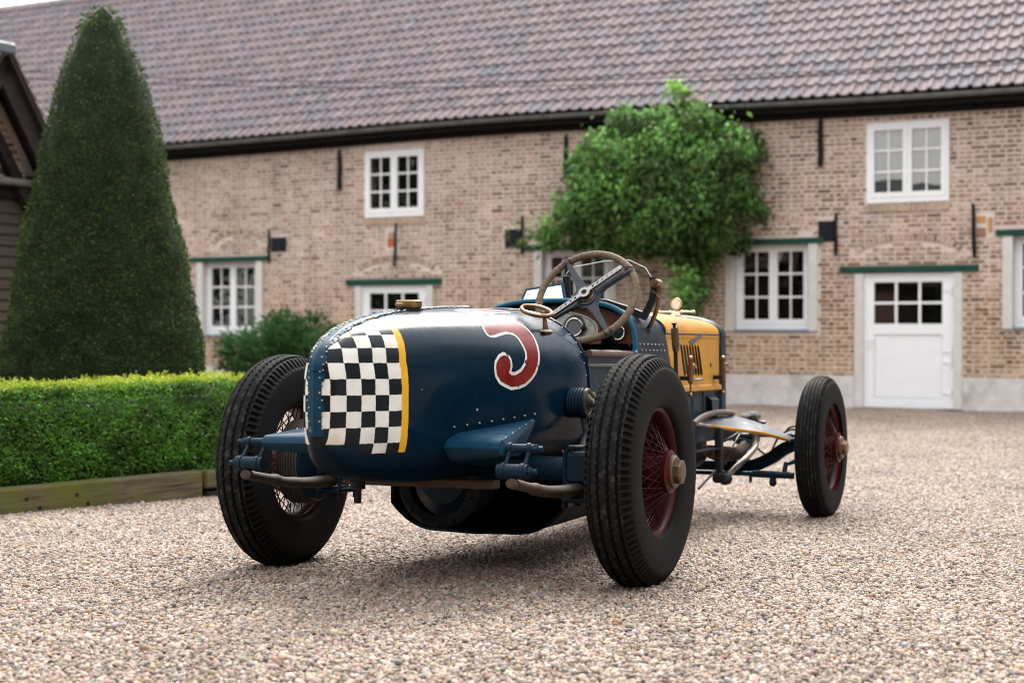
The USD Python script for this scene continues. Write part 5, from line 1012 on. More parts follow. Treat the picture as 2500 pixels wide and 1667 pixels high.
chipped('fair_blue', (0.005, 0.030, 0.058), (0.07, 0.05, 0.04), thr=0.68, rough=0.27)
chipped('fairing_grey', (0.10, 0.105, 0.115), (0.40, 0.40, 0.40), thr=0.60, rough=0.33, coat=0.2, var=0.3, scale=4.0)
# ---- bonnet
def bon(x):
    w = np.interp(x, [1.6, 2.88], [0.386, 0.288]); hz = np.interp(x, [1.6, 2.88], [1.046, 1.063]); top = np.interp(x, [1.6, 2.2, 2.88], [1.165, 1.172, 1.160]); return w, hz, top
def bon_top(x, n=33):
    w, hz, top = bon(x); a = np.linspace(-np.pi / 2, np.pi / 2, n); return np.stack([np.full(n, x), -w * np.sign(a) * np.abs(np.sin(a)) ** 0.85, hz + (top - hz) * np.cos(a) ** 0.9], 1)
bt_ = cp('bonnet', sheet(np.array([bon_top(x) for x in np.linspace(1.605, 2.885, 14)]), 0.003), 'bonnet_yellow')
BZ0 = 0.772
SLAT = [(1.935 + k * 0.066, 1.9755 + k * 0.066) for k in range(7)]
for s in (-1, 1):
    # side panel with slots: built as a plane patch, then bent to the taper
    poly = Polygon([(1.612, 1.040), (2.883, 1.058), (2.883, BZ0), (1.612 + 0.55 * (1.05 - BZ0), BZ0)])
    for a, b in SLAT: poly = poly.difference(Polygon([(a - 0.012, 0.988), (a + 0.014, 0.996), (a + 0.043, 0.975), (a + 0.124, 0.845), (a + 0.122, 0.832), (a + 0.096, 0.824), (a + 0.068, 0.834)]))
    v, f = extr(poly, 0.003, [(1, 0, 0), (0, 0, 1), (0, -1, 0)], (0, 0, 0))
    v[:, 1] = s * (np.interp(v[:, 0], [1.6, 2.88], [0.387, 0.289]) + v[:, 1] + 0.0)
    sp = cp('bonnet_side', (v, f), 'bonnet_yellow', bt_, smooth=False)
    lx = np.linspace(1.75, 2.86, 6); cp('bonnet_liner', sheet(np.array([[(x, s * (np.interp(x, [1.6, 2.88], [0.387, 0.289]) - 0.035), z) for x in lx] for z in (0.79, 1.03)]), 0.002), 'pan_black', bt_)  # black sheet added to make the darkness seen through the slots
    bar = np.array([[(x, s * (np.interp(x, [1.6, 2.88], [0.387, 0.289]) + o), z) for x in np.linspace(1.77, 2.885, 5)] for o, z in ((0.0, BZ0 + 0.004), (0.012, BZ0 - 0.004), (0.012, BZ0 - 0.024), (0.0, BZ0 - 0.03))])
    cp('bonnet_rail', sheet(bar, 0.002), 'bonnet_yellow', bt_)
    cp('hinge_bead', tube([(x, s * -1 * -(bon(x)[0] + 0.001), bon(x)[1] - 0.002) for x in np.linspace(1.61, 2.88, 8)], 0.004, 8), 'black_metal', bt_)
    riv = [ball((x, s * (bon(x)[0] + o), bon(x)[1] + dz), 0.0045, 1) for x in np.arange(1.66, 2.87, 0.062) for o, dz in ((0.0035, -0.024), (-0.0135, 0.030))]
    cp('rivets', cat_(riv), 'bonnet_yellow', bt_, True, kind='stuff')
    w_ = np.interp(2.30, [1.6, 2.88], [0.387, 0.289]) + 0.012
    cp('bonnet_handle', cat_([tube([(2.23, s * (w_ - 0.012), 0.806), (2.235, s * (w_ + 0.008), 0.806), (2.36, s * (w_ + 0.004), 0.808), (2.365, s * (w_ - 0.018), 0.808)], 0.006, 8)]), 'grey_steel', bt_)
    # grey flash painted on the side
    fl = Polygon([(2.10, 1.012), (2.19, 0.992), (2.44, 1.050), (2.42, 1.056)]); v, f = extr(fl, 0.001, [(1, 0, 0), (0, 0, 1), (0, -1, 0)], (0, 0, 0)); v[:, 1] = s * (np.interp(v[:, 0], [1.6, 2.88], [0.387, 0.289]) + 0.0042 - v[:, 1])
    if s < 0: cp('grey_flash', (v, f), 'flash_grey', bt_, smooth=False)
cp('bonnet_band', tube(np.vstack([bon_top(1.604) + [0, 0, 0.002]]), 0.006, 8), 'cowl_blue', bt_)
for s in (-1, 1):                                   # sprung brass hold-downs along the bonnet
    for x, z0, z1 in ((1.93, 0.742, 0.93), (2.74, 0.742, 0.935)):
        w = s * (np.interp(x, [1.6, 2.88], [0.387, 0.289]) + 0.055)
        h = cp('bonnet_catch', cat_([tube([(x, w, z0 + 0.045), (x, w, z0 + 0.055), (x, w, z1 - 0.045), (x, w, z1 - 0.028)], [0.006, 0.016, 0.0135, 0.010], 12), cyl((x, w, z0 - 0.01), (x, w, z0 + 0.05), 0.005)]), 'brown_brass')
        cp('catch_ball', ball((x, w, z1 - 0.012), 0.0155, 2), 'brass', h, True); cp('catch_lever', tube([(x, w, z1 - 0.04), (x + 0.03, w + s * 0.01, z1 - 0.043), (x + 0.062, w + s * 0.012, z1 - 0.060)], [0.006, 0.005, 0.006], 8), 'pale_brass', h)
        cp('catch_bracket', rbx((x - 0.02, min(w, w - s * 0.056), 0.805), (x + 0.02, max(w, w - s * 0.056), 0.828), 0.004), 'black_metal', h); cp('catch_foot', ball((x, w, z0 - 0.012), 0.012, 1), 'brass', h, True)
        cp('catch_plate', hull([(x - 0.09, w - s * 0.05, 0.905), (x - 0.09, w - s * 0.05, 0.87), (x - 0.055, w - s * 0.05, 0.888), (x - 0.09, w - s * 0.035, 0.888)]), 'worn_nut', h)
# hand brake outside the cowl
hb = cp('brake_lever', cat_([tube([(1.60, -0.452, 0.45), (1.585, -0.452, 0.80), (1.575, -0.452, 0.97)], [0.011, 0.010, 0.009], 10), tube([(1.56, -0.452, 0.80), (1.553, -0.452, 0.98)], 0.005, 6)]), 'black_metal')
cp('brake_grip', tube([(1.577, -0.452, 0.955), (1.572, -0.452, 0.985), (1.556, -0.452, 1.06), (1.552, -0.452, 1.072)], [0.0165, 0.0195, 0.0195, 0.017], 12), 'hide_pale', hb); cp('brake_knob', cat_([cyl((1.551, -0.452, 1.072), (1.548, -0.452, 1.09), 0.008), cyl((1.548, -0.452, 1.086), (1.547, -0.452, 1.095), 0.0125)]), 'black_metal', hb)
# radiator
rsh = [bon_top(x) * np.array([1, k, 1]) + np.array([0, 0, dz]) for x, k, dz in ((2.889, 1.02, 0.008), (2.92, 1.03, 0.014), (2.985, 1.03, 0.012), (3.02, 0.99, 0.0))]
def rad_sec(x, k, top): 
    w = 0.288 * k; z1 = 1.05; a = np.linspace(-np.pi / 2, np.pi / 2, 25); p = [(x, w, 0.56)] + [(x, w * np.sign(q) * -1 * np.abs(np.sin(q)) ** 0.85, z1 + (top - z1) * np.cos(q) ** 0.9) for q in a] + [(x, -w, 0.56)]; return np.array(p)
cp('radiator_shell', sheet(np.array([rad_sec(2.890, 1.02, 1.168), rad_sec(2.905, 1.045, 1.176), rad_sec(2.98, 1.045, 1.174), rad_sec(3.02, 1.0, 1.155)]), 0.004), 'frame_blue')
cp('radiator_core', bx((2.93, -0.27, 0.56), (3.0, 0.27, 1.10)), 'black_metal')
rc = cp('radiator_cap', cat_([lathe([(0, 0.04), (0.012, 0.042), (0.02, 0.03), (0.034, 0.022), (0.034, 0.0005)], 24, 'z', (2.98, 0, 1.165)), tube(smoothpath([(2.98, -0.103, 1.193), (2.98, -0.05, 1.196), (2.98, 0, 1.190), (2.98, 0.05, 1.196), (2.98, 0.103, 1.193)], 20), [0.009] + [0.0075] * 5 + [0.0105] * 8 + [0.0075] * 5 + [0.009], 10), ball((2.98, 0.105, 1.194), 0.0125, 2), ball((2.98, -0.105, 1.194), 0.0125, 2)]), 'pale_brass')
cp('temperature_gauge', lathe([(-0.009, 0.0005), (-0.009, 0.027), (-0.011, 0.033), (0.0, 0.0345), (0.010, 0.033), (0.010, 0.0005)], 32, 'x', (2.98, 0, 1.246)), 'pale_brass', rc); cp('gauge_dial', lathe([(-0.0105, 0.0005), (-0.0105, 0.026)], 28, 'x', (2.98, 0, 1.246)), 'dial_white', rc); cp('gauge_stem', cyl((2.98, 0, 1.195), (2.98, 0, 1.215), 0.009), 'pale_brass', rc)
# chassis sides under the bonnet
for s in (-1, 1):
    P = np.array([[(x, s * w, z) for x, w in ((1.55, 0.372), (2.2, 0.330), (2.92, 0.272))] for z in (0.50, 0.742)]); fs = cp('engine_side', sheet(P, 0.004), 'frame_blue')
    for x in (1.75, 2.0, 2.25, 2.52):
        w = np.interp(x, [1.55, 2.92], [0.372, 0.272]); cp('side_rib', rbx((x - 0.018, s * w - 0.010, 0.53), (x + 0.018, s * w + 0.010, 0.735), 0.004), 'black_metal', fs)
    cp('side_step', hull([(2.60, s * 0.29, 0.72), (2.78, s * 0.28, 0.72), (2.60, s * 0.33, 0.69), (2.78, s * 0.32, 0.69), (2.63, s * 0.33, 0.60), (2.76, s * 0.32, 0.60), (2.66, s * 0.29, 0.56), (2.74, s * 0.28, 0.56)]), 'frame_blue', fs)
    P = np.array([[(x, s * (0.36 - 0.05 * max(0, x - 1.6)) + s * o, z) for x in (-0.52, -0.35, 0.3, 1.5, 2.4, 3.1, 3.42)] for o, z in ((0, 0.46), (0.0, 0.56), (-0.05, 0.56))]); P[:, 0, 2] += 0.05; P[:, 0, 1] *= 0.72; P[:, 1, 1] *= 0.84; P[:, 1, 2] += 0.03; P[:, -1, 2] -= 0.07
    cp('frame_rail', sheet(P, 0.006), 'frame_blue')
    cp('rail_bracket', cat_([rbx((2.53, s * 0.385 - 0.02, 0.25), (2.58, s * 0.385 + 0.02, 0.54), 0.008), rbx((2.50, s * 0.39 - 0.03, 0.235), (2.64, s * 0.39 + 0.03, 0.29), 0.012)]), 'black_metal')
# undertray trough, open at the back
th_ = np.linspace(-1, 1, 41)
def tray(x, w, zt, zb): 
    y = w * np.sign(th_) * np.minimum(1, np.abs(th_) * 1.25) ** 0.9; d = np.clip((np.abs(th_) - 0.35) / 0.65, 0, 1); z = zb + 0.012 * (np.abs(y) / w) + (zt - zb) * d ** 2.2; return np.stack([np.full(len(y), x), y, z], 1)
ut = cp('undertray', sheet(np.array([tray(x, w, zt, zb) for x, w, zt, zb in ((0.20, 0.405, 0.40, 0.166), (0.5, 0.405, 0.42, 0.168), (1.2, 0.395, 0.45, 0.185), (2.0, 0.35, 0.46, 0.225), (2.6, 0.30, 0.45, 0.27))]), 0.005), 'pan_black')
cp('tray_lip', tube(tray(0.20, 0.408, 0.40, 0.165), 0.006, 8), 'car_blue', ut)
cp('engine_block', rbx((1.6, -0.16, 0.30), (2.75, 0.16, 0.98), 0.05), 'black_metal')
cp('belly_plate', bx((0.42, -0.40, 0.42), (2.6, 0.40, 0.43)), 'pan_black')
# ---- rear axle and springs
ax = cp('rear_axle', cat_([tube([(0, y, 0.465) for y in (-0.72, -0.4, -0.16, 0.16, 0.4, 0.72)], [0.045, 0.05, 0.075, 0.075, 0.05, 0.045], 16), lathe([(-0.13, 0.0005), (-0.13, 0.10), (-0.06, 0.165), (0.06, 0.165), (0.13, 0.10), (0.13, 0.0005)], 32, 'x', (0, 0, 0.415))]), 'frame_blue')
a8 = np.linspace(0, 2 * np.pi, 16, endpoint=False)
cp('differential_cover', cat_([lathe([(-0.125, 0.135), (-0.14, 0.165), (-0.125, 0.185), (-0.105, 0.185)], 36, 'x', (0, 0.02, 0.40))] + [ball((-0.135, 0.02 + 0.168 * math.cos(q), 0.40 + 0.168 * math.sin(q)), 0.011, 1) for q in a8]), 'black_metal', ax)
def gaiter(pts, r0, r1, parent=car, flat=0.8, n=110, seed=1):
    p = smoothpath(pts, n); g = np.random.default_rng(seed); t = np.linspace(0, 1, n); d = np.r_[0, np.cumsum(np.linalg.norm(np.diff(p, axis=0), axis=1))]
    r = r0 + (r1 - r0) * t + 0.0016 * np.sin(d * 420) + 0.004 * (meshkit.noise(np.stack([d * 14, 0 * d, 0 * d + seed], 1)) - 0.5) + 0.006 * np.exp(-((t - 0.32) / 0.03) ** 2)
    v, f = tube(p, r, 14, flat=flat); uv = np.c_[np.r_[np.repeat(d, 14), 0, d[-1]], np.r_[np.tile(np.arange(14) / 14, n), 0, 0]]
    return obj('spring_gaiter', (v, f), 'leather_gaiter', parent, True, uv=uv)
for s in (-1, 1):
    gaiter([(-0.715, s * 0.57, 0.455), (-0.55, s * 0.57, 0.428), (-0.38, s * 0.57, 0.402), (-0.2, s * 0.57, 0.390), (-0.05, s * 0.57, 0.388)], 0.022, 0.031, seed=3 + s)
    cp('rear_spring', tube(smoothpath([(0.0, s * 0.57, 0.40), (0.3, s * 0.55, 0.41), (0.62, s * 0.52, 0.45)], 14), 0.028, 8, flat=0.8), 'black_metal')
    sh = cp('spring_shackle', cat_([cyl((-0.63, s * 0.515, 0.578), (-0.63, s * 0.625, 0.578), 0.0165, n=16), cyl((-0.69, s * 0.505, 0.498), (-0.69, s * 0.625, 0.498), 0.027, n=18)]), 'frame_blue')
    for y in (0.528, 0.605): cp('shackle_link', cat_([tube([(-0.63, s * y, 0.578), (-0.66, s * y, 0.54), (-0.69, s * y, 0.498)], [0.011, 0.008, 0.011], 8), cyl((-0.63, s * (y - 0.007), 0.578), (-0.63, s * (y + 0.007), 0.578), 0.0215), cyl((-0.69, s * (y - 0.007), 0.498), (-0.69, s * (y + 0.007), 0.498), 0.031)]), 'frame_blue', sh)
    for x, z in ((-0.63, 0.578), (-0.69, 0.498)): cp('shackle_nut', cat_([tube([(x, s * 0.620, z), (x, s * 0.640, z)], 0.0175, 6), tube([(x, s * 0.635, z), (x, s * 0.658, z)], 0.010, 8)]), 'frame_blue', sh)
    # fairing from the tail out to the shackle
    t_ = np.linspace(0, 2 * np.pi, 16, endpoint=False)
    tip = [(-0.655 + 0.040 * math.cos(q), s * 0.508, 0.580 + 0.030 * math.sin(q)) for q in t_]
    root = [(-0.62, s * 0.245, 0.575), (-0.605, s * 0.25, 0.605), (-0.60, s * 0.25, 0.545), (-0.56, s * 0.255, 0.52), (-0.545, s * 0.27, 0.628), (-0.07, s * 0.385, 0.670), (-0.08, s * 0.395, 0.657), (-0.15, s * 0.36, 0.52), (-0.4, s * 0.28, 0.51)]
    fa = cp('spring_fairing', hull(tip + root), 'fair_blue', smooth=22)
    riv = [ball((-0.58 + 0.50 * k / 7, s * (float(bwid(-0.58 + 0.50 * k / 7)) + 0.001), 0.650 + 0.036 * k / 7), 0.005, 1) for k in range(8)] + [ball((-0.60 + 0.45 * k / 4.0, s * (0.495 - 0.085 * k / 4.0), 0.614 + 0.048 * k / 4.0), 0.004, 1) for k in range(5)]
    cp('rivets', cat_(riv), 'grey_steel', fa, True, kind='stuff')
    # axle seat with U-bolts
    sb = cp('spring_seat', cat_([rbx((-0.075, s * 0.57 - 0.05, 0.41), (0.075, s * 0.57 + 0.05, 0.535), 0.012), rbx((-0.09, s * 0.57 - 0.06, 0.335), (0.09, s * 0.57 + 0.06, 0.358), 0.006)]), 'frame_blue')
    for x in (-0.07, 0.07): cp('u_bolt', tube([(x, s * 0.57 - 0.052, 0.315), (x, s * 0.57 - 0.052, 0.53), (x, s * 0.57 - 0.03, 0.556), (x, s * 0.57 + 0.03, 0.556), (x, s * 0.57 + 0.052, 0.53), (x, s * 0.57 + 0.052, 0.315)], 0.0085, 8), 'frame_blue', sb)
    for x in (-0.07, 0.07):
        for y in (-0.052, 0.052): cp('bolt_nut', cyl((x, s * 0.57 + y, 0.31), (x, s * 0.57 + y, 0.335), 0.014, n=6), 'black_metal', sb)
    if s < 0: cp('brake_pipe', tube(smoothpath([(0.05, -0.46, 0.535), (-0.02, -0.52, 0.515), (-0.06, -0.56, 0.56), (-0.07, -0.64, 0.565)], 18), 0.0045, 6), 'copper', sb)
    # friction damper on the body side
    y0 = 0.435; pr = [(0.0, 0.0005), (0.0, 0.060)]
    for k in range(5): pr += [(0.004 + k * 0.013, 0.064), (0.011 + k * 0.013, 0.064), (0.012 + k * 0.013, 0.057), (0.0155 + k * 0.013, 0.057)]
    pr += [(0.072, 0.062), (0.078, 0.060)]; m_ = lathe([(s * (a + y0), b) for a, b in pr], 40, 'y', (0.21, 0, 0.727)); dm = cp('friction_damper', m_, 'frame_blue')
    cp('damper_cover', lathe([(s * (y0 + 0.0775), 0.0605), (s * (y0 + 0.082), 0.056), (s * (y0 + 0.082), 0.046), (s * (y0 + 0.078), 0.042), (s * (y0 + 0.090), 0.022), (s * (y0 + 0.104), 0.012), (s * (y0 + 0.106), 0.0005)], 36, 'y', (0.21, 0, 0.727)), 'worn_bronze', dm)
    cp('damper_nut', cat_([tube([(0.21, s * (y0 + 0.10), 0.727), (0.21, s * (y0 + 0.13), 0.725)], 0.013, 6), hull([(0.17, s * (y0 + 0.108), 0.772), (0.185, s * (y0 + 0.112), 0.775), (0.25, s * (y0 + 0.118), 0.69), (0.262, s * (y0 + 0.116), 0.695), (0.2, s * (y0 + 0.128), 0.735)])]), 'worn_nut', dm)
    cp('damper_arm', tube([(0.21, s * (y0 + 0.05), 0.68), (0.19, s * (y0 + 0.075), 0.6), (0.05, s * (y0 + 0.10), 0.53)], 0.013, 8), 'black_metal', dm)
    cp('brake_rod', tube([(0.15, s * 0.66, 0.40), (1.6, s * 0.45, 0.42)], 0.006, 6), 'black_metal')
cp('body_bolt', cat_([cyl((-0.55, 0.16, 0.40), (-0.55, 0.16, 0.43), 0.03, n=14), cyl((-0.55, 0.16, 0.345), (-0.55, 0.16, 0.40), 0.017, n=6)]), 'black_metal')
cp('tail_crossmember', rbx((-0.36, -0.34, 0.40), (-0.30, 0.34, 0.435), 0.006), 'leather_dull')
# ---- front axle, steering gear
def ibeam(pts, h=0.062, w=0.05):
    p = smoothpath(pts, 40); t = np.gradient(p, axis=0); t /= np.linalg.norm(t, axis=1, keepdims=True); X = np.array([1.0, 0, 0]); U = np.cross(X, t) * -1; U *= np.sign(U[:, 2:3]); sec = [(-.5, -.5), (.5, -.5), (.5, -.28), (.16, -.2), (.16, .2), (.5, .28), (.5, .5), (-.5, .5), (-.5, .28), (-.16, .2), (-.16, -.2), (-.5, -.28), (-.5, -.5)]
    P = np.array([[q + X * a * w + u * b * h for a, b in sec] for q, u in zip(p, U)]); return grid(P)
fax = cp('front_axle', ibeam([(3.147, -0.72, 0.435), (3.147, -0.62, 0.405), (3.147, -0.52, 0.338), (3.147, -0.40, 0.292), (3.147, -0.2, 0.282), (3.147, 0.2, 0.282), (3.147, 0.40, 0.292), (3.147, 0.52, 0.338), (3.147, 0.62, 0.405), (3.147, 0.72, 0.435)], 0.072, 0.06), 'frame_blue', smooth=30)
for s in (-1, 1):
    cp('kingpin', cyl((3.147, s * 0.715, 0.33), (3.147, s * 0.715, 0.50), 0.026), 'frame_blue', fax); cp('stub_axle', cyl((3.147, s * 0.70, 0.412), (3.147, s * 0.82, 0.412), 0.03), 'frame_blue', fax)
    cp('steering_arm', tube([(3.14, s * 0.715, 0.345), (3.02, s * 0.70, 0.335), (2.92, s * 0.67, 0.325), (2.90, s * 0.665, 0.27)], 0.015, 8), 'frame_blue', fax)
    cp('front_spring', tube(smoothpath([(2.45, s * 0.31, 0.44), (2.8, s * 0.31, 0.36), (3.147, s * 0.31, 0.345), (3.45, s * 0.30, 0.42)], 20), 0.03, 8, flat=0.8), 'leather_dull')
tr = cp('tie_rod', cat_([tube([(2.9, -0.72, 0.262), (2.9, -0.49, 0.265), (2.9, -0.47, 0.265), (2.9, 0.47, 0.265), (2.9, 0.72, 0.262)], [0.021, 0.021, 0.014, 0.014, 0.018], 10), cyl((2.9, -0.60, 0.262), (2.9, -0.60, 0.222), 0.019), cyl((2.9, -0.47, 0.262), (2.9, -0.47, 0.215), 0.009)]), 'frame_blue')
cp('ball_joint', cat_([ball((2.9, -0.60, 0.217), 0.022, 2)]), 'black_metal', tr)
cp('drop_arm', tube(smoothpath([(3.40, -0.36, 0.49), (3.38, -0.37, 0.41), (3.22, -0.38, 0.36), (2.87, -0.40, 0.31), (2.60, -0.415, 0.265)], 30), np.linspace(0.020, 0.017, 30), 12), 'polished_rod')
cp('joint_boot', cat_([ball((2.56, -0.42, 0.255), 0.038, 2, (1.3, 1, 0.9)), rbx((2.50, -0.44, 0.235), (2.60, -0.38, 0.29), 0.01)]), 'black_metal')
cp('radius_tube', tube([(2.45, -0.30, 0.42), (3.1, -0.33, 0.37), (3.60, -0.30, 0.43)], [0.03, 0.034, 0.03], 12), 'leather_dull')
cp('cross_tube', cat_([cyl((3.45, -0.60, 0.462), (3.45, 0.60, 0.462), 0.013), cyl((3.2, -0.3, 0.385), (3.2, 0.3, 0.385), 0.012)]), 'rim_blue')
cp('damper', cat_([cyl((3.48, -0.345, 0.44), (3.48, -0.27, 0.44), 0.055, n=24), cyl((3.48, -0.365, 0.44), (3.48, -0.345, 0.44), 0.02)]), 'black_metal')
for k, pts in enumerate(([(2.75, -0.30, 0.47), (3.15, -0.33, 0.455), (3.42, -0.34, 0.41), (3.56, -0.37, 0.345), (3.60, -0.39, 0.328), (3.58, -0.42, 0.37), (3.59, -0.46, 0.45), (3.4, -0.6, 0.50)], [(3.24, -0.33, 0.50), (3.0, -0.34, 0.42), (2.72, -0.37, 0.32)], [(3.3, -0.33, 0.52), (2.9, -0.34, 0.46), (2.7, -0.33, 0.44)], [(3.50, -0.52, 0.475), (3.45, -0.56, 0.51), (3.25, -0.66, 0.525)], [(1.9, -0.47, 0.25), (2.4, -0.41, 0.31)])):
    cp('cable', tube(smoothpath(pts, 36), 0.0065, 6), 'black_metal')
# leaf-shaped fairing over the front axle, with a yellow rim
for s in (-1, 1):
    rear = smoothpath([(2.30, 0.325, 0.562), (2.52, 0.35, 0.545), (2.66, 0.395, 0.528), (2.78, 0.44, 0.514), (2.90, 0.52, 0.496), (3.08, 0.62, 0.455), (3.17, 0.665, 0.430)], 24); front = smoothpath([(2.45, 0.295, 0.588), (2.75, 0.29, 0.596), (3.0, 0.295, 0.592), (3.15, 0.34, 0.575), (3.22, 0.42, 0.545), (3.25, 0.5, 0.512), (3.22, 0.6, 0.468), (3.18, 0.665, 0.432)], 24)
    G = np.array([[a * (1 - u) + b * u + np.array([0, 0, 0.018 * math.sin(math.pi * u)]) for u in np.linspace(0, 1, 9)] for a, b in zip(rear, front)]); G[..., 1] *= s
    lf = cp('axle_fairing', sheet(G, 0.003), 'fairing_grey')
    e = rear * np.array([1, s, 1]); cp('fairing_edge', tube(e[5:] + [0, 0, 0.003], np.r_[[0.0105] * 15, np.linspace(0.0105, 0.006, 4)], 8), 'bonnet_yellow', lf); cp('fairing_edge', tube(e[:6] + [0, 0, 0.003], 0.0105, 8), 'aluminium', lf, label='bare metal edge of the fairing')
    st = np.array([g[3] + np.array([0, 0, 0.003]) for g in G[:14]]); st[:, 0] += np.linspace(0, 0, 14)
    cp('painted_stripe', sheet(np.array([[g[2] * (1 - u) + g[3] * u + [0, 0, 0.0015] for u in (0.2, 0.9)] for g in G[1:15]]), 0.001), 'bonnet_yellow', lf)
    cp('lagged_pipe', tube(smoothpath([(2.05, s * 0.395, 0.575), (2.2, s * 0.38, 0.597), (2.42, s * 0.36, 0.613), (2.66, s * 0.34, 0.618), (3.02, s * 0.33, 0.604)], 24), 0.0165, 12), 'pipe_lagging')
cp('oiler_box', cat_([rbx((3.95, -0.26, 0.515), (4.02, -0.19, 0.58), 0.015), cyl((3.9, -0.225, 0.51), (4.06, -0.225, 0.50), 0.012)]), 'grey_steel') if False else cp('steering_box', cat_([rbx((3.42, -0.36, 0.545), (3.56, -0.29, 0.60), 0.018), cyl((3.5, -0.31, 0.54), (3.5, -0.40, 0.535), 0.010), rbx((3.25, -0.33, 0.56), (3.44, -0.29, 0.592), 0.014)]), 'aluminium_dark')
cp('front_crossbar', cyl((3.42, -0.32, 0.45), (3.42, 0.32, 0.45), 0.025), 'frame_blue')
# ---- wheels
def tyre(R, W, rim, na, tread, seed):
    rc = rim + 0.50 * (R - rim); hw = W / 2
    up = np.linspace(0, np.pi / 2, 58)[1:]; n_ = 2.35
    xs = hw * np.sin(up) ** (2 / n_); rs = rc + (R - rc) * np.cos(up) ** (2 / n_)
    lo = np.linspace(0, np.pi / 2, 14)[1:]; xl = 0.070 + (hw - 0.070) * np.cos(lo) ** 0.8; rl = rc - (rc - rim) * np.sin(lo)
    # even spacing over the crown
    xh, rh = np.r_[0, xs, xl], np.r_[R, rs, rl]; d = np.r_[0, np.cumsum(np.hypot(np.diff(xh), np.diff(rh)))]; tot = d[-1]
    q = np.r_[np.linspace(0, hw * 1.05, 34), np.linspace(hw * 1.05, tot, 18)[1:]]; xh, rh = np.interp(q, d, xh), np.interp(q, d, rh)
    x, r, a = np.r_[-xh[::-1], xh[1:]], np.r_[rh[::-1], rh[1:]], np.r_[-q[::-1], q[1:]]
    th = np.linspace(0, 2 * np.pi, na, endpoint=False); A, TH = np.meshgrid(a, th, indexing='ij')
    dep = np.zeros_like(A); gr = tread['grooves']; gw = tread['gw']; zz = tread['zig'] * np.sign(np.sin(TH * tread['nz'])) * np.abs(np.sin(TH * tread['nz'])) ** 0.7
    for g in gr: dep = np.maximum(dep, np.clip((gw - np.abs(A - g - zz)) / (gw * 0.45) + 0.4, 0, 1))
    t0, t1 = tread['lug']; lug = (np.abs(A) > t0) & (np.abs(A) < t1); saw = ((TH * tread['nl'] / (2 * np.pi)) % 1.0); slot = lug & (saw < 0.5)
    dep = np.maximum(dep, slot * 1.0)
    nr = np.gradient(np.stack([x, r], 1), axis=0); nr = np.stack([nr[:, 1], -nr[:, 0]], 1); nr /= np.linalg.norm(nr, axis=1, keepdims=True); nr *= np.sign(nr[:, 1:2] * (r[:, None] - rc) + nr[:, 0:1] * x[:, None])
    for b in (0.55, 0.60, 0.65): pass
    dd = -dep * tread['depth']
    sw_ = tread['lug'][1]; dd += 0.0016 * (np.abs(np.abs(A) - sw_ - 0.012) < 0.003) + 0.0012 * (np.abs(np.abs(A) - (tot - 0.022)) < 0.003) + 0.0012 * (np.abs(np.abs(A) - (tot - 0.036)) < 0.003)
    XX = x[:, None] + nr[:, :1] * dd; RR = r[:, None] + nr[:, 1:] * dd
    P = np.stack([RR * np.cos(TH), XX, RR * np.sin(TH)], -1); m, n = A.shape
    i, j = np.meshgrid(np.arange(m - 1), np.arange(n), indexing='ij'); i, j = i.ravel(), j.ravel(); j2 = (j + 1) % n
    f = tri(np.stack([i * n + j, i * n + j2, (i + 1) * n + j2, (i + 1) * n + j], 1))
    dust_sheen = np.where(dep > 0.4, 0.0, np.where(np.abs(A) < t1, 1.0, 0.62)); dust_sheen = np.where(lug & (dep < 0.5), 0.75, dust_sheen)  # dusty ribs with painted sky sheen, shade painted into grooves
    return (P.reshape(-1, 3), f), np.repeat(dust_sheen.reshape(-1, 1), 3, 1)
def ring(prof, n=72): return lathe(prof, n, 'y')
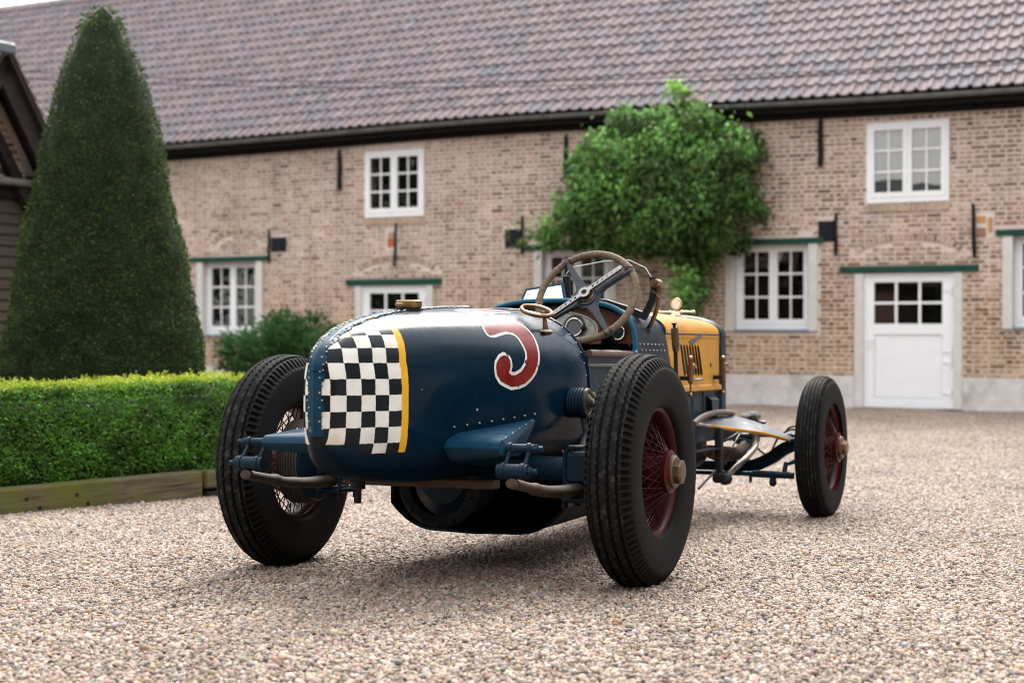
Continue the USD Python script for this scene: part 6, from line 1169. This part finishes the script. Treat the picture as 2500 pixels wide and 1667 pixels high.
def make_wheel(X, Yc, R, W, rear):
    s = -1 if Yc < 0 else 1; c = np.array([X, Yc, R]); rim = 0.252; k = 1.0 if rear else 0.80
    def pl(m): return np.asarray(m[0]) * np.array([1, s, 1]) + c, np.asarray(m[1])
    fw = 0.072 * k
    hub = ring([(-0.06, 0.0005), (-0.06, 0.095), (-0.03, 0.095), (0.02, 0.072), (0.095 * (1 if rear else 0.85), 0.06), (0.105 * (1 if rear else 0.85), 0.084), (0.118 * (1 if rear else 0.85), 0.086), (0.128 * (1 if rear else 0.85), 0.070), (0.130 * (1 if rear else 0.85), 0.0005)], 48)
    w = cp('wheel', pl(hub), 'maroon', label=('rear' if rear else 'front') + ' wire wheel on the ' + ('right' if s < 0 else 'left') + ' side')
    tr_ = dict(grooves=(-0.062, -0.0315, 0.0005, 0.032, 0.063) if False else (-0.056, -0.020, 0.020, 0.056), gw=0.0056, zig=0.0017, nz=92, lug=(0.073, 0.114), nl=94, depth=0.0095) if rear else dict(grooves=(-0.040, -0.020, 0.0, 0.020, 0.040), gw=0.0036, zig=0.0006, nz=80, lug=(0.054, 0.074), nl=150, depth=0.006)
    m_, col = tyre(R, W, rim, 936 if rear else 750, tr_, 1)
    obj('tyre', pl(m_), 'rubber', w, True, col=col)
    rm = ring([(-fw, 0.262), (-fw - 0.004, 0.272), (-fw + 0.004, 0.274), (-fw + 0.010, 0.262), (-fw + 0.016, 0.250), (-fw + 0.028, 0.236), (0.0, 0.232), (fw - 0.028, 0.236), (fw - 0.016, 0.250), (fw - 0.010, 0.262), (fw - 0.004, 0.274), (fw + 0.004, 0.272), (fw, 0.262), (fw - 0.006, 0.254), (fw - 0.010, 0.240), (fw - 0.026, 0.228), (0.0, 0.224), (-fw + 0.026, 0.228), (-fw + 0.010, 0.240), (-fw + 0.006, 0.254), (-fw, 0.262)])
    cp('rim', pl(rm), 'maroon', w)
    n_ = 20; ho = 0.100 * (1 if rear else 0.85)
    for q in range(n_):
        for d_, (hw_, hr, rw) in ((1, (ho, 0.080, -0.008)), (-1, (ho, 0.080, 0.012)), (1, (-0.035, 0.095, 0.022)), (-1, (-0.035, 0.095, -0.022))):
            a = 2 * np.pi * (q + (0.25 if d_ > 0 else 0.75) + (0.1 if hw_ < 0 else 0)) / n_; b = a + d_ * (0.62 if hw_ > 0 else 0.5)
            cp('spoke', pl(tube([(hr * math.cos(a), hw_, hr * math.sin(a)), (0.229 * math.cos(b), rw, 0.229 * math.sin(b))], 0.0027, 5, cap=False)), 'maroon', w, True)
    nw = 0.130 * (1 if rear else 0.85)
    cp('hub_plate', pl(ring([(nw - 0.004, 0.066), (nw + 0.006, 0.066), (nw + 0.012, 0.060), (nw + 0.012, 0.0005)], 40)), 'nut_bronze', w)
    a = np.arange(8) * np.pi / 4 + 0.3; r8 = 0.050 if rear else 0.043; h8 = 0.027 if rear else 0.028
    cp('hub_nut', pl(hull([(rr_ * math.cos(q), nw + 0.010 + y, rr_ * math.sin(q)) for q in a for y, rr_ in ((0, r8), (h8 - 0.006, r8), (h8, r8 * 0.88))])), 'nut_bronze' if rear else 'brass', w, smooth=20)
    cp('nut_face', pl(ring([(nw + 0.010 + h8, 0.036 * r8 / 0.05), (nw + 0.0115 + h8, 0.034 * r8 / 0.05), (nw + 0.0115 + h8, 0.0005)], 28)), 'nut_bronze' if rear else 'brass', w)
    if rear:
        pr = [(-0.055, 0.06), (-0.055, 0.168)]
        for q in range(7): pr += [(-0.058 - q * 0.013, 0.184), (-0.064 - q * 0.013, 0.184), (-0.065 - q * 0.013, 0.172), (-0.070 - q * 0.013, 0.172)]
        pr += [(-0.150, 0.178), (-0.156, 0.176)]
        cp('brake_drum', pl(ring(pr, 60)), 'drum_iron', w); cp('backing_plate', pl(ring([(-0.157, 0.172), (-0.165, 0.165), (-0.172, 0.12), (-0.175, 0.06), (-0.19, 0.055), (-0.19, 0.0005)], 48)), 'frame_blue', w)
    return w
HT = 0.8243
for X_, Y_, R_, W_, rear_ in ((0, -HT, 0.465, 0.200, True), (0, HT, 0.465, 0.200, True), (3.147, -HT, 0.412, 0.150, False), (3.147, HT, 0.412, 0.150, False)): make_wheel(X_, Y_, R_, W_, rear_)
